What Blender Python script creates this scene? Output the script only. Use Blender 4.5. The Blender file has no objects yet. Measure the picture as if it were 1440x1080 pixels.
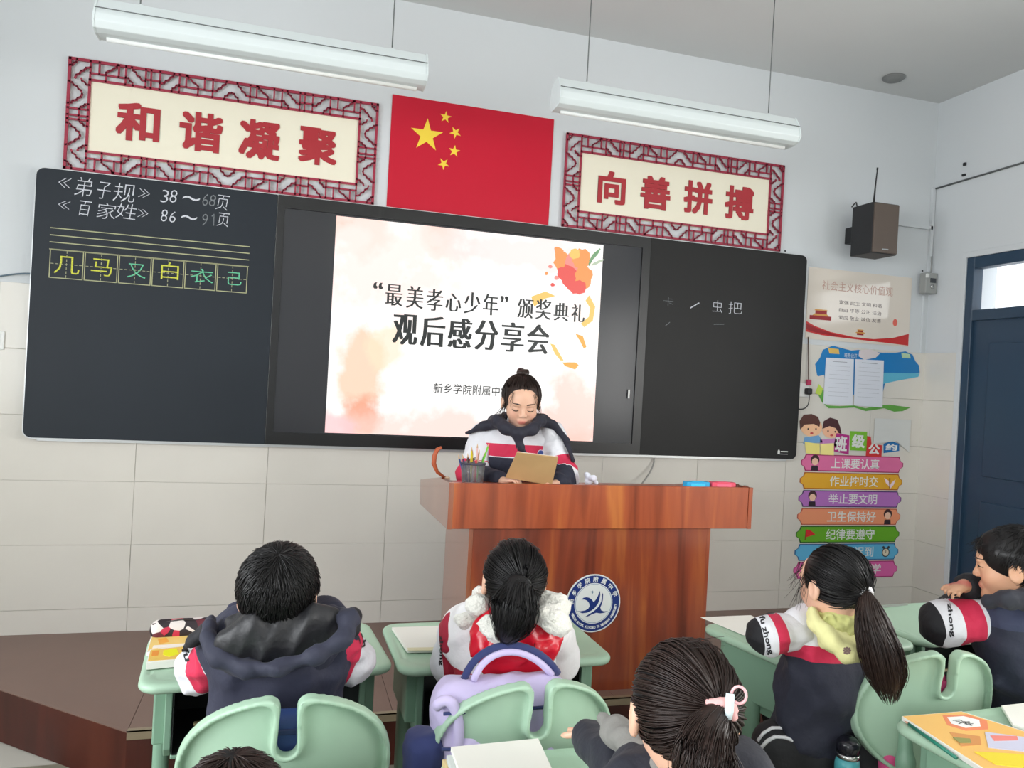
import bpy, bmesh, math, random
import numpy as np
from mathutils import Vector, Matrix, Euler
random.seed(7); rng = np.random.default_rng(7)
PI = math.pi
S = bpy.context.scene
COL = S.collection

# ---------------------------------------------------------------- camera
CAM_LOC = np.array([1.1586, -4.0961, 1.511])
F_PX = 1081.5
def cam_axes(yaw=.2841, pitch=-.0027, roll=.0547):
    cy, sy, cp, sp = math.cos(yaw), math.sin(yaw), math.cos(pitch), math.sin(pitch)
    fwd = np.array([sy*cp, cy*cp, sp]); right = np.array([cy, -sy, 0.]); up = np.cross(right, fwd)
    r2 = right*math.cos(roll) + up*math.sin(roll); u2 = up*math.cos(roll) - right*math.sin(roll)
    return r2, u2, fwd
CR, CU, CF = cam_axes()
cd = bpy.data.cameras.new('camera'); cam = bpy.data.objects.new('camera', cd); COL.objects.link(cam)
cd.sensor_width = 36; cd.lens = F_PX/1440*36; cd.clip_start = .05; cd.clip_end = 200
cam.matrix_world = Matrix(((CR[0], CU[0], -CF[0], CAM_LOC[0]), (CR[1], CU[1], -CF[1], CAM_LOC[1]),
                           (CR[2], CU[2], -CF[2], CAM_LOC[2]), (0, 0, 0, 1)))
S.camera = cam
# ---------------------------------------------------------------- sky, daylight through the windows, exposure
w = bpy.data.worlds.new('overcast_sky'); S.world = w; w.use_nodes = True
w.node_tree.nodes['Background'].inputs[0].default_value = (.93, .97, 1, 1)
w.node_tree.nodes['Background'].inputs[1].default_value = 2.2
S.view_settings.view_transform = 'Standard'; S.view_settings.look = 'None'
S.view_settings.gamma = 1; S.view_settings.use_curve_mapping = False
S.view_settings.exposure = 0.03
WL = -1.35      # left wall
WR = 5.167      # right wall
WB = -8.6       # back wall
HC = 3.49       # ceiling
def area(name, loc, rot, sx, sy, power, col):
    l = bpy.data.lights.new(name, 'AREA'); l.shape = 'RECTANGLE'; l.size = sx; l.size_y = sy; l.energy = power; l.color = col
    o = bpy.data.objects.new(name, l); COL.objects.link(o); o.location = loc; o.rotation_euler = rot; return o
WIN_L = [(-1.9, -3.6), (-4.1, -5.8), (-6.3, -8.0)]
WIN_R = [(-2.3, -3.9), (-4.6, -6.2), (-6.7, -8.1)]
for a, b in WIN_L:
    area('window_daylight', (WL-.32, (a+b)/2, 1.75), (0, -PI/2, 0), 1.5, a-b, 90, (.95, .98, 1))
for a, b in WIN_R:
    area('window_daylight', (WR+.32, (a+b)/2, 1.75), (0, PI/2, 0), 1.5, a-b, 74, (1, .97, .92))

# ---------------------------------------------------------------- helpers
def lin(c):
    if isinstance(c, str): c = tuple(int(c[i:i+2], 16) for i in (0, 2, 4))
    return tuple(((v/255)/12.92 if v/255 <= .04045 else ((v/255+.055)/1.055)**2.4) for v in c)
def mat(name, col=(200, 200, 200), rough=.5, spec=.5, metal=0, bump=0, bscale=200, var=0, vscale=6, emit=None, estr=0, coat=0,
        sheen=0, stretch=(1, 1, 1), trans=0, alpha=1, attr=None, ramp=None, bdist=.001):
    m = bpy.data.materials.new(name); m.use_nodes = True; nt = m.node_tree; N = nt.nodes; Lk = nt.links
    b = N['Principled BSDF']; c = lin(col)
    b.inputs['Base Color'].default_value = (*c, 1); b.inputs['Roughness'].default_value = rough
    b.inputs['Specular IOR Level'].default_value = spec; b.inputs['Metallic'].default_value = metal
    if coat: b.inputs['Coat Weight'].default_value = coat; b.inputs['Coat Roughness'].default_value = .08
    if sheen: b.inputs['Sheen Weight'].default_value = sheen
    if trans: b.inputs['Transmission Weight'].default_value = trans
    if alpha < 1: b.inputs['Alpha'].default_value = alpha
    if emit: b.inputs['Emission Color'].default_value = (*lin(emit), 1); b.inputs['Emission Strength'].default_value = estr
    tc = N.new('ShaderNodeTexCoord'); mp = N.new('ShaderNodeMapping'); mp.inputs['Scale'].default_value = stretch
    Lk.new(tc.outputs['Object'], mp.inputs['Vector'])
    src = None
    if attr:
        a = N.new('ShaderNodeAttribute'); a.attribute_name = attr
        if ramp:
            r = N.new('ShaderNodeValToRGB'); r.color_ramp.interpolation = 'CONSTANT'
            e = r.color_ramp.elements
            while len(e) > 1: e.remove(e[-1])
            e[0].position = 0; e[0].color = (*lin(ramp[0][1]), 1)
            for p, cc in ramp[1:]:
                x = e.new(p); x.color = (*lin(cc), 1)
            Lk.new(a.outputs['Fac'], r.inputs['Fac']); src = r.outputs['Color']
        else: src = a.outputs['Color']
        Lk.new(src, b.inputs['Base Color'])
    if var:
        n = N.new('ShaderNodeTexNoise'); n.inputs['Scale'].default_value = vscale; n.inputs['Detail'].default_value = 5
        Lk.new(mp.outputs[0], n.inputs['Vector'])
        mr = N.new('ShaderNodeMapRange'); mr.inputs['To Min'].default_value = 1-var; mr.inputs['To Max'].default_value = 1+var
        mr.inputs['From Min'].default_value = .3; mr.inputs['From Max'].default_value = .7
        Lk.new(n.outputs['Fac'], mr.inputs['Value'])
        mx = N.new('ShaderNodeMix'); mx.data_type = 'RGBA'; mx.blend_type = 'MULTIPLY'; mx.inputs[0].default_value = 1
        if src: Lk.new(src, mx.inputs[6])
        else: mx.inputs[6].default_value = (*c, 1)
        Lk.new(mr.outputs[0], mx.inputs[7]); Lk.new(mx.outputs[2], b.inputs['Base Color'])
    if bump:
        n = N.new('ShaderNodeTexNoise'); n.inputs['Scale'].default_value = bscale; n.inputs['Detail'].default_value = 4
        Lk.new(mp.outputs[0], n.inputs['Vector'])
        bp = N.new('ShaderNodeBump'); bp.inputs['Strength'].default_value = bump; bp.inputs['Distance'].default_value = bdist
        Lk.new(n.outputs['Fac'], bp.inputs['Height']); Lk.new(bp.outputs[0], b.inputs['Normal'])
    return m
def wood(name, cols, rough=.3, sx=22, sz=1.3, coat=.3):
    m = bpy.data.materials.new(name); m.use_nodes = True; nt = m.node_tree; N = nt.nodes; Lk = nt.links
    b = N['Principled BSDF']; b.inputs['Roughness'].default_value = rough
    b.inputs['Coat Weight'].default_value = coat; b.inputs['Coat Roughness'].default_value = .12
    tc = N.new('ShaderNodeTexCoord'); mp = N.new('ShaderNodeMapping'); mp.inputs['Scale'].default_value = (sx, sx, sz)
    Lk.new(tc.outputs['Object'], mp.inputs['Vector'])
    n = N.new('ShaderNodeTexNoise'); n.inputs['Scale'].default_value = 1; n.inputs['Detail'].default_value = 6; n.inputs['Distortion'].default_value = .6
    Lk.new(mp.outputs[0], n.inputs['Vector'])
    r = N.new('ShaderNodeValToRGB'); e = r.color_ramp.elements
    ps = [.3, .42, .5, .58, .7]
    e[0].position = ps[0]; e[0].color = (*lin(cols[0]), 1); e[1].position = ps[4]; e[1].color = (*lin(cols[4]), 1)
    for i in (1, 2, 3):
        x = e.new(ps[i]); x.color = (*lin(cols[i]), 1)
    Lk.new(n.outputs['Fac'], r.inputs['Fac']); Lk.new(r.outputs[0], b.inputs['Base Color'])
    return m
def obj(name, me, m=None, parent=None, loc=None, rot=None):
    o = bpy.data.objects.new(name, me); COL.objects.link(o)
    if m is not None:
        for x in (m if isinstance(m, (list, tuple)) else [m]): me.materials.append(x)
    if parent is not None: o.parent = parent
    if loc is not None: o.location = loc
    if rot is not None: o.rotation_euler = rot
    return o
def tag(o, label, cat, group=None, kind=None):
    o['label'] = label; o['category'] = cat
    if group: o['group'] = group
    if kind: o['kind'] = kind
    return o
def struct(o): o['kind'] = 'structure'; return o
def empty(name, loc=(0, 0, 0), rz=0, parent=None):
    o = bpy.data.objects.new(name, None); COL.objects.link(o); o.location = loc; o.rotation_euler = (0, 0, rz); o.empty_display_size = .05
    if parent: o.parent = parent
    return o
class MB:
    """collects simple shapes into one mesh"""
    def __init__(s): s.bm = bmesh.new()
    def box(s, x0, x1, y0, y1, z0, z1, bev=0, seg=2, M=None, mi=0):
        t = bmesh.new(); bmesh.ops.create_cube(t, size=1)
        bmesh.ops.scale(t, vec=(x1-x0, y1-y0, z1-z0), verts=t.verts); bmesh.ops.translate(t, vec=((x0+x1)/2, (y0+y1)/2, (z0+z1)/2), verts=t.verts)
        if bev: bmesh.ops.bevel(t, geom=t.edges[:], offset=bev, segments=seg, profile=.5, affect='EDGES')
        s.add(t, M, mi); return s
    def add(s, t, M=None, mi=0):
        if M is not None: bmesh.ops.transform(t, matrix=M, verts=t.verts)
        for f in t.faces: f.material_index = mi
        me = bpy.data.meshes.new('t'); t.to_mesh(me); t.free(); s.bm.from_mesh(me); bpy.data.meshes.remove(me)
    def poly(s, pts, d0, d1, plane='xz', bev=0, mi=0, M=None):
        """extruded outline; plane xz: depth along y, xy: depth along z, yz: depth along x"""
        t = bmesh.new()
        mk = {'xz': lambda a, b, d: (a, d, b), 'xy': lambda a, b, d: (a, b, d), 'yz': lambda a, b, d: (d, a, b)}[plane]
        v0 = [t.verts.new(mk(a, b, d0)) for a, b in pts]; v1 = [t.verts.new(mk(a, b, d1)) for a, b in pts]
        n = len(pts); f0 = t.faces.new(v0); f1 = t.faces.new(v1[::-1])
        for i in range(n): t.faces.new((v0[i], v1[i], v1[(i+1) % n], v0[(i+1) % n]))
        bmesh.ops.recalc_face_normals(t, faces=t.faces)
        if bev: bmesh.ops.bevel(t, geom=[e for e in t.edges], offset=bev, segments=2, profile=.5, affect='EDGES')
        bmesh.ops.triangulate(t, faces=[f for f in t.faces if len(f.verts) > 4])
        s.add(t, M, mi); return s
    def tube(s, pts, r, n=8, mi=0, closed=False):
        pts = [np.array(p, float) for p in pts]; m = len(pts); rr = r if isinstance(r, (list, tuple, np.ndarray)) else [r]*m
        t = bmesh.new(); rings = []; up = np.array([0, 0, 1.])
        for i in range(m):
            d = pts[min(i+1, m-1)]-pts[max(i-1, 0)]; d = d/(np.linalg.norm(d)+1e-9)
            if abs(d@up) > .95: up = np.array([0, 1., 0]) if abs(d[1]) < .9 else np.array([1., 0, 0])
            a = np.cross(d, up); a /= np.linalg.norm(a); b = np.cross(d, a); up = -b if i else up
            rings.append([t.verts.new(pts[i]+rr[i]*(a*math.cos(q)+b*math.sin(q))) for q in [2*PI*k/n for k in range(n)]])
        for i in range(m-1):
            for k in range(n): t.faces.new((rings[i][k], rings[i][(k+1) % n], rings[i+1][(k+1) % n], rings[i+1][k]))
        t.faces.new(rings[0]); t.faces.new(rings[-1][::-1])
        bmesh.ops.recalc_face_normals(t, faces=t.faces)
        for f in t.faces: f.smooth = True
        s.add(t, None, mi); return s
    def lathe(s, prof, cx, cy, n=20, M=None, mi=0):
        t = bmesh.new(); rings = []
        for r, z in prof: rings.append([t.verts.new((cx+r*math.cos(2*PI*k/n), cy+r*math.sin(2*PI*k/n), z)) for k in range(n)])
        for i in range(len(prof)-1):
            for k in range(n): t.faces.new((rings[i][k], rings[i][(k+1) % n], rings[i+1][(k+1) % n], rings[i+1][k]))
        t.faces.new(rings[0][::-1]); t.faces.new(rings[-1])
        bmesh.ops.recalc_face_normals(t, faces=t.faces)
        for f in t.faces: f.smooth = True
        s.add(t, M, mi); return s
    def mesh(s, name='m'):
        me = bpy.data.meshes.new(name); s.bm.to_mesh(me); s.bm.free(); return me
    def build(s, name, m, parent=None, **k): return obj(name, s.mesh(name), m, parent, **k)
def bez(p0, p1, p2, p3, n=12):
    p0, p1, p2, p3 = map(lambda p: np.array(p, float), (p0, p1, p2, p3))
    return [(1-t)**3*p0+3*(1-t)**2*t*p1+3*(1-t)*t*t*p2+t**3*p3 for t in np.linspace(0, 1, n)]
def at_y(px, py, y):
    d = CR*(px-720)/F_PX - CU*(py-540)/F_PX + CF
    return CAM_LOC + d*(y-CAM_LOC[1])/d[1]
def at_d(px, py, z):
    return CAM_LOC + (CR*(px-720)/F_PX - CU*(py-540)/F_PX + CF)*z

# ---- writing: every string becomes a thin mesh in the xz plane (reads from -y), fitted in a box
def glyph_mesh(s, bold=0, serif=0, thick=0):
    cu = bpy.data.curves.new('txt', 'FONT'); cu.body = s; cu.size = 1; cu.offset = bold; cu.resolution_u = 2; cu.extrude = 0
    o = bpy.data.objects.new('txt', cu); COL.objects.link(o)
    dg = bpy.context.evaluated_depsgraph_get(); me = bpy.data.meshes.new_from_object(o.evaluated_get(dg))
    bpy.data.objects.remove(o); bpy.data.curves.remove(cu)
    n = len(me.vertices); co = np.zeros(n*3); me.vertices.foreach_get('co', co); co = co.reshape(-1, 3)
    fs = [tuple(p.vertices) for p in me.polygons]; bpy.data.meshes.remove(me)
    sh = [(i*.017, 0) for i in range(serif)] if serif else []
    if thick: sh = [(thick*a, thick*b) for a in (-1, -.33, .33, 1) for b in (-1, -.33, .33, 1)]
    if sh:
        cs = []; ff = []
        for i, (a, b) in enumerate(sh):
            c2 = co.copy(); c2[:, 0] += a; c2[:, 1] += b; c2[:, 2] += i*.00002; cs.append(c2); ff += [tuple(v+i*n for v in f) for f in fs]
        co = np.vstack(cs); fs = ff
    return co, fs
def text(name, s, x0, x1, z0, z1, y, m, parent=None, bold=0, serif=0, shear=0, rot=0, depth=.0012, fn=None, thick=0):
    co, fs = glyph_mesh(s, bold, serif=serif, thick=thick)
    if len(co) == 0: return None
    lo, hi = co.min(0), co.max(0); u = (co[:, 0]-lo[0])/(hi[0]-lo[0]); v = (co[:, 1]-lo[1])/(hi[1]-lo[1])
    cx, cz = (x0+x1)/2, (z0+z1)/2; X = (u-.5)*(x1-x0)+shear*(v-.5)*(z1-z0); Z = (v-.5)*(z1-z0)
    c, si = math.cos(rot), math.sin(rot)
    P = np.stack([cx+X*c-Z*si, y-co[:, 2]*1.0+0*X, cz+X*si+Z*c], 1)
    if fn: P = fn(P)
    me = bpy.data.meshes.new(name); me.from_pydata(P.tolist(), [], fs); me.update()
    bm = bmesh.new(); bm.from_mesh(me)
    r = bmesh.ops.extrude_face_region(bm, geom=bm.faces[:])
    if not fn: bmesh.ops.translate(bm, vec=(0, depth, 0), verts=[g for g in r['geom'] if isinstance(g, bmesh.types.BMVert)])
    bm.to_mesh(me); bm.free()
    return obj(name, me, m, parent)

# ---- implicit surfaces (rounded bodies, cloth, plastic) meshed with surface nets
def axis(lo, hi, hc, fine=(), hf=None):
    x = [lo]
    while x[-1] < hi:
        h = hc
        for a, b in fine:
            if a-hc*.5 <= x[-1] <= b: h = hf
        x.append(x[-1]+h)
    return np.array(x)
def rotm(rx=0, ry=0, rz=0): return np.array(Euler((rx, ry, rz)).to_matrix())
class SDF:
    def __init__(s, k=.02): s.p = []; s.k = k
    def cap(s, a, b, ra, rb=None, k=None, sub=False):
        a = np.array(a, float); b = np.array(b, float); rb = ra if rb is None else rb; R = max(ra, rb)
        ba = b-a; L = max(ba@ba, 1e-9)
        def f(X, Y, Z):
            dx, dy, dz = X-a[0], Y-a[1], Z-a[2]
            t = np.clip((dx*ba[0]+dy*ba[1]+dz*ba[2])/L, 0, 1)
            return np.sqrt((dx-t*ba[0])**2+(dy-t*ba[1])**2+(dz-t*ba[2])**2)-(ra+(rb-ra)*t)
        s.p.append((np.minimum(a, b)-R, np.maximum(a, b)+R, f, k, sub)); return s
    def chain(s, pts, rs, k=None):
        for i in range(len(pts)-1): s.cap(pts[i], pts[i+1], rs[i], rs[i+1], k)
        return s
    def ell(s, c, r, R=None, k=None, sub=False):
        c = np.array(c, float); r = np.array(r, float)
        def f(X, Y, Z):
            dx, dy, dz = X-c[0], Y-c[1], Z-c[2]
            if R is not None:
                dx, dy, dz = (R[0, 0]*dx+R[1, 0]*dy+R[2, 0]*dz, R[0, 1]*dx+R[1, 1]*dy+R[2, 1]*dz, R[0, 2]*dx+R[1, 2]*dy+R[2, 2]*dz)
            k0 = np.sqrt((dx/r[0])**2+(dy/r[1])**2+(dz/r[2])**2); k1 = np.sqrt((dx/r[0]**2)**2+(dy/r[1]**2)**2+(dz/r[2]**2)**2)
            return k0*(k0-1)/(k1+1e-9)
        m = r.max() if R is not None else r
        s.p.append((c-m, c+m, f, k, sub)); return s
    def box(s, c, h, rnd=.01, R=None, k=None, sub=False):
        c = np.array(c, float); h = np.array(h, float)
        def f(X, Y, Z):
            dx, dy, dz = X-c[0], Y-c[1], Z-c[2]
            if R is not None:
                dx, dy, dz = (R[0, 0]*dx+R[1, 0]*dy+R[2, 0]*dz, R[0, 1]*dx+R[1, 1]*dy+R[2, 1]*dz, R[0, 2]*dx+R[1, 2]*dy+R[2, 2]*dz)
            qx, qy, qz = abs(dx)-h[0]+rnd, abs(dy)-h[1]+rnd, abs(dz)-h[2]+rnd
            return np.sqrt(np.maximum(qx, 0)**2+np.maximum(qy, 0)**2+np.maximum(qz, 0)**2)+np.minimum(np.maximum(qx, np.maximum(qy, qz)), 0)-rnd
        m = np.linalg.norm(h) if R is not None else h
        s.p.append((c-m, c+m, f, k, sub)); return s
    def fn(s, lo, hi, f, k=None, sub=False): s.p.append((np.array(lo, float), np.array(hi, float), f, k, sub)); return s
    def evaluate(s, X, Y, Z, noise=None):
        D = np.full(np.broadcast(X, Y, Z).shape, .06)
        x, y, z = X.ravel(), Y.ravel(), Z.ravel()
        for lo, hi, f, k, sub in s.p:
            k = s.k if k is None else k; mg = k+.03
            i = np.searchsorted(x, [lo[0]-mg, hi[0]+mg]); j = np.searchsorted(y, [lo[1]-mg, hi[1]+mg]); l = np.searchsorted(z, [lo[2]-mg, hi[2]+mg])
            if i[0] == i[1] or j[0] == j[1] or l[0] == l[1]: continue
            sl = (slice(*i), slice(*j), slice(*l)); d = f(X[sl[0]], Y[:, sl[1]], Z[:, :, sl[2]]); o = D[sl]
            if sub:
                h = np.clip(.5-.5*(o+d)/k, 0, 1); D[sl] = o*(1-h)-d*h+k*h*(1-h)
            else:
                h = np.clip(.5+.5*(o-d)/k, 0, 1); D[sl] = o*(1-h)+d*h-k*h*(1-h)
        if noise: D = D+noise(X, Y, Z)
        return D
    def mesh(s, hc=.01, fine=((), (), ()), hf=.004, noise=None, lo=None, hi=None, hz=None):
        L = np.min([p[0] for p in s.p if not p[4]], 0)-.02; H = np.max([p[1] for p in s.p if not p[4]], 0)+.02
        if lo is not None: L = np.maximum(L, lo)
        if hi is not None: H = np.minimum(H, hi)
        hh = (hc, hc, hz or hc)
        ax = [axis(L[i], H[i], hh[i], fine[i], hf) for i in range(3)]
        X = ax[0][:, None, None]; Y = ax[1][None, :, None]; Z = ax[2][None, None, :]
        D = s.evaluate(X, Y, Z, noise)
        return surfnet(D, ax)
def surfnet(D, ax):
    IN = D < 0; nx, ny, nz = D.shape
    c = np.zeros((nx-1, ny-1, nz-1), int)
    for a in (0, 1):
        for b in (0, 1):
            for d in (0, 1): c += IN[a:nx-1+a, b:ny-1+b, d:nz-1+d]
    act = (c > 0) & (c < 8); idx = -np.ones(act.shape, int); I, J, K = np.nonzero(act); idx[I, J, K] = np.arange(len(I))
    acc = np.zeros((len(I), 3)); cnt = np.zeros(len(I))
    G = [ax[0], ax[1], ax[2]]
    cs = [(a, b, d) for a in (0, 1) for b in (0, 1) for d in (0, 1)]
    for p in cs:
        for e in range(3):
            if p[e]: continue
            q = list(p); q[e] = 1
            d0 = D[I+p[0], J+p[1], K+p[2]]; d1 = D[I+q[0], J+q[1], K+q[2]]; m = (d0 < 0) != (d1 < 0)
            t = np.where(m, d0/(d0-d1+1e-12), 0)
            P = np.stack([G[0][I+p[0]], G[1][J+p[1]], G[2][K+p[2]]], 1); Q = np.stack([G[0][I+q[0]], G[1][J+q[1]], G[2][K+q[2]]], 1)
            acc += np.where(m[:, None], P+(Q-P)*t[:, None], 0); cnt += m
    V = acc/np.maximum(cnt, 1)[:, None]
    F = []
    def quads(e):
        a, b = [(1, 2), (2, 0), (0, 1)][e]
        s0 = [slice(1, -1)]*3; s1 = [slice(1, -1)]*3; s0[e] = slice(0, -1); s1[e] = slice(1, None)
        A = IN[tuple(s0)]; B = IN[tuple(s1)]; ch = np.argwhere(A != B)
        if not len(ch): return
        fl = A[tuple(ch.T)]; base = ch.copy()
        for k in range(3):
            if k != e: base[:, k] += 1
        def g(da, db):
            q = base.copy(); q[:, a] -= da; q[:, b] -= db; return idx[q[:, 0], q[:, 1], q[:, 2]]
        q = np.stack([g(1, 1), g(0, 1), g(0, 0), g(1, 0)], 1)
        q[~fl] = q[~fl][:, ::-1]; q = q[(q >= 0).all(1)]; F.append(q)
    for e in range(3): quads(e)
    return V, np.vstack(F)
def smoothv(V, F, it=1, lam=.5):
    for _ in range(it):
        A = np.zeros_like(V); n = np.zeros(len(V))
        for i in range(4):
            for j in (1, 3):
                np.add.at(A, F[:, i], V[F[:, (i+j) % 4]]); np.add.at(n, F[:, i], 1)
        V = V*(1-lam)+lam*A/np.maximum(n, 1)[:, None]
    return V
def npmesh(name, V, F, attrs=None):
    me = bpy.data.meshes.new(name); me.vertices.add(len(V)); me.vertices.foreach_set('co', V.astype(np.float32).ravel())
    F = np.asarray(F); n = F.shape[1]; me.loops.add(F.size); me.loops.foreach_set('vertex_index', F.astype(np.int32).ravel())
    me.polygons.add(len(F)); me.polygons.foreach_set('loop_start', (np.arange(len(F))*n).astype(np.int32)); me.polygons.foreach_set('loop_total', np.full(len(F), n, np.int32))
    me.update(calc_edges=True); me.polygons.foreach_set('use_smooth', np.ones(len(F), bool))
    for k, a in (attrs or {}).items():
        if a.ndim == 1: me.attributes.new(k, 'FLOAT', 'POINT').data.foreach_set('value', a.astype(np.float32))
        else: me.attributes.new(k, 'FLOAT_COLOR', 'POINT').data.foreach_set('color', np.hstack([a, np.ones((len(a), 1))]).astype(np.float32).ravel())
    me.validate(); return me
def blob(name, sdf, m, parent=None, hc=.01, fine=((), (), ()), hf=.004, noise=None, attrs=None, sm=1, hz=None, lo=None, hi=None, post=None):
    V, F = sdf.mesh(hc, fine, hf, noise, lo, hi, hz)
    if sm: V = smoothv(V, F, sm)
    at = {k: f(V) for k, f in (attrs or {}).items()}
    if post: V = post(V)
    return obj(name, npmesh(name, V, F, at), m, parent)
def folds(amp=.004, sc=18, seed=0, warp=(1, 1, 1)):
    r = np.random.default_rng(seed); K = r.normal(size=(6, 3)); K /= np.linalg.norm(K, axis=1)[:, None]; ph = r.uniform(0, 6.3, 6)
    fr = sc*3.2*np.linspace(.6, 1.9, 6); wt = (1/np.linspace(.6, 1.9, 6)); wt = wt/wt.sum()*1.9; K = K*np.array(warp)
    def f(X, Y, Z):
        o = 0
        for i in range(6):
            q = fr[i]*(K[i, 0]*X+K[i, 1]*Y+K[i, 2]*Z)+ph[i]; w2 = 1.6*np.sin(.45*fr[i]*(K[i-1, 0]*X+K[i-1, 1]*Y+K[i-1, 2]*Z)+ph[i-1])
            o = o+wt[i]*(np.sqrt(np.sin(.5*q+w2)**2+.02)*2-1.25)
        return o*amp
    return f
def at_z(px, py, z):
    d = CR*(px-720)/F_PX - CU*(py-540)/F_PX + CF
    return CAM_LOC + d*(z-CAM_LOC[2])/d[2]

# ================================================================ THE ROOM
M = {}
M['paint'] = mat('wall_paint', (206, 210, 213), .6, bump=.15, bscale=60, var=.015, vscale=1.2)
M['ceil'] = mat('ceiling_paint', (206, 208, 208), .8, var=.02, vscale=1.5)
M['tile'] = mat('glazed_tile', (214, 210, 202), .16, bump=.05, bscale=8, var=.02, vscale=3, bdist=.002)
M['grout'] = mat('tile_grout', (196, 193, 184), .8)
M['plastic_w'] = mat('white_plastic', (225, 226, 224), .35)
M['plastic_b'] = mat('black_plastic', (18, 18, 20), .4)
M['chrome'] = mat('chrome', (200, 200, 200), .2, metal=1)
PLAT = .2
WZ = 1.848
def wall_mesh(x0, x1, y0, y1, holes, z1=HC, axis='y'):
    """box wall with rectangular holes; axis 'y': wall runs along y at thickness x0..x1; holes (a0,a1,z0,z1) along run"""
    b = MB(); run0, run1 = (y0, y1) if axis == 'y' else (x0, x1)
    hs = sorted(holes)
    def bx(a, c, za, zb):
        if c-a < 1e-4 or zb-za < 1e-4: return
        if axis == 'y': b.box(x0, x1, a, c, za, zb)
        else: b.box(a, c, y0, y1, za, zb)
    cur = run0
    for a, c, za, zb in hs:
        bx(cur, a, 0, z1); bx(a, c, 0, za); bx(a, c, zb, z1); cur = c
    bx(cur, run1, 0, z1); return b
wf = struct(MB().box(WL-.24, WR+.24, 0, .2, 0, HC).build('wall_front', M['paint']))
DY0, DY1, DZ = -1.36, -.292, 2.433
wr = struct(wall_mesh(WR, WR+.24, WB, 0, [(DY0, DY1, 0, DZ)]+[(b, a, 1.0, 2.7) for a, b in WIN_R]).build('wall_right', M['paint']))
wl = struct(wall_mesh(WL-.24, WL, WB, 0, [(b, a, 1.0, 2.7) for a, b in WIN_L]).build('wall_left', M['paint']))
wb = struct(MB().box(WL-.24, WR+.24, WB-.2, WB, 0, HC).build('wall_back', M['paint']))
struct(MB().box(WL-.24, WR+.24, WB-.2, .2, HC, HC+.15).build('ceiling', M['ceil']))
fl = MB(); fl.box(WL-.24, WR+.24, WB-.2, .2, -.1, -.004)
M['floor'] = mat('floor_tile', (142, 138, 122), .35, bump=.08, bscale=30, var=.08, vscale=9)
floor = struct(fl.build('floor', M['grout']))
ft = MB().box(.0, .596, 0, .596, 0, .01, bev=.0012, seg=1).mesh('floor_tile')
ft.materials.append(M['floor'])
for i in range(11):
    for j in range(10):
        y = -.9-.6*j
        o = bpy.data.objects.new('floor_tile', ft); COL.objects.link(o); o.parent = floor; o.location = (WL+.02+.6*i, y-.6, -.01)
# wainscot tiles
tm = MB().box(0, .6105, -.009, .002, 0, .3052, bev=.0013, seg=1).mesh('tile'); tm.materials.append(M['tile'])
gb = MB().box(WL, WR, -.0035, .001, 0, WZ-.003).build('grout_bed', M['grout'], wf)
rows = [.008, .315, .621, .927, 1.234, 1.541]
for i in range(-3, 8):
    x = .473+.612*i
    for z in rows:
        if x+.61 < WL: continue
        sx = 1
        if x+.609 > WR: sx = (WR-x)/.609
        if x < WL: continue
        o = bpy.data.objects.new('tile', tm); COL.objects.link(o); o.parent = wf; o.location = (x+random.uniform(-.0006, .0006), random.uniform(-.0006, .0006), z); o.scale = (sx, 1, 1)
x = WL
for z in rows:
    o = bpy.data.objects.new('tile', tm); COL.objects.link(o); o.parent = wf; o.location = (WL, 0, z); o.scale = ((.473-1.836-WL+.612)/.609*.0+.985, 1, 1)
for (side, X, sgn, ys) in (('r', WR, 1, [(-.27, 0)]), ('l', WL, -1, [(-.612*(k+1)+.003, -.612*k) for k in range(3)])):
    for y0, y1 in ys:
        for z in rows:
            o = bpy.data.objects.new('tile', tm); COL.objects.link(o); o.parent = wr if side == 'r' else wl
            o.rotation_euler = (0, 0, -PI/2*sgn); o.location = (X, y1 if sgn > 0 else y0, z); o.scale = ((y1-y0)/.612, 1, 1)
MB().box(WR-.0035, WR+.001, -.27, 0, 0, WZ-.003).build('grout_bed', M['grout'], wr)
MB().box(WL-.001, WL+.0035, -1.84, 0, 0, WZ-.003).build('grout_bed', M['grout'], wl)
struct(MB().box(WR-.009, WR+.001, WB, DY0-.09, 0, .98).build('trim_1', M['tile']))
# windows (left and right walls), frames + glass
M['alu'] = mat('window_frame', (210, 212, 212), .4)
M['glass'] = mat('clear_glass', (255, 255, 255), .02, trans=1)
M['glass'].node_tree.nodes['Principled BSDF'].inputs['IOR'].default_value = 1.05
def window(n, X, a, b, z0, z1, mats):
    f = MB(); t = .05
    for y0, y1, q0, q1 in ((b, a, z0, z0+t), (b, a, z1-t, z1), (b, b+t, z0, z1), (a-t, a, z0, z1), ((a+b)/2-t/2, (a+b)/2+t/2, z0, z1)):
        f.box(X-.04, X+.02, y0, y1, q0, q1)
    o = struct(f.build('window_%d' % n, mats))
    return o
for i, (a, b) in enumerate(WIN_L): window(i+1, WL-.1, a, b, 1.0, 2.7, M['alu'])
for i, (a, b) in enumerate(WIN_R): window(i+4, WR+.1, a, b, 1.0, 2.7, M['alu'])
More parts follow.
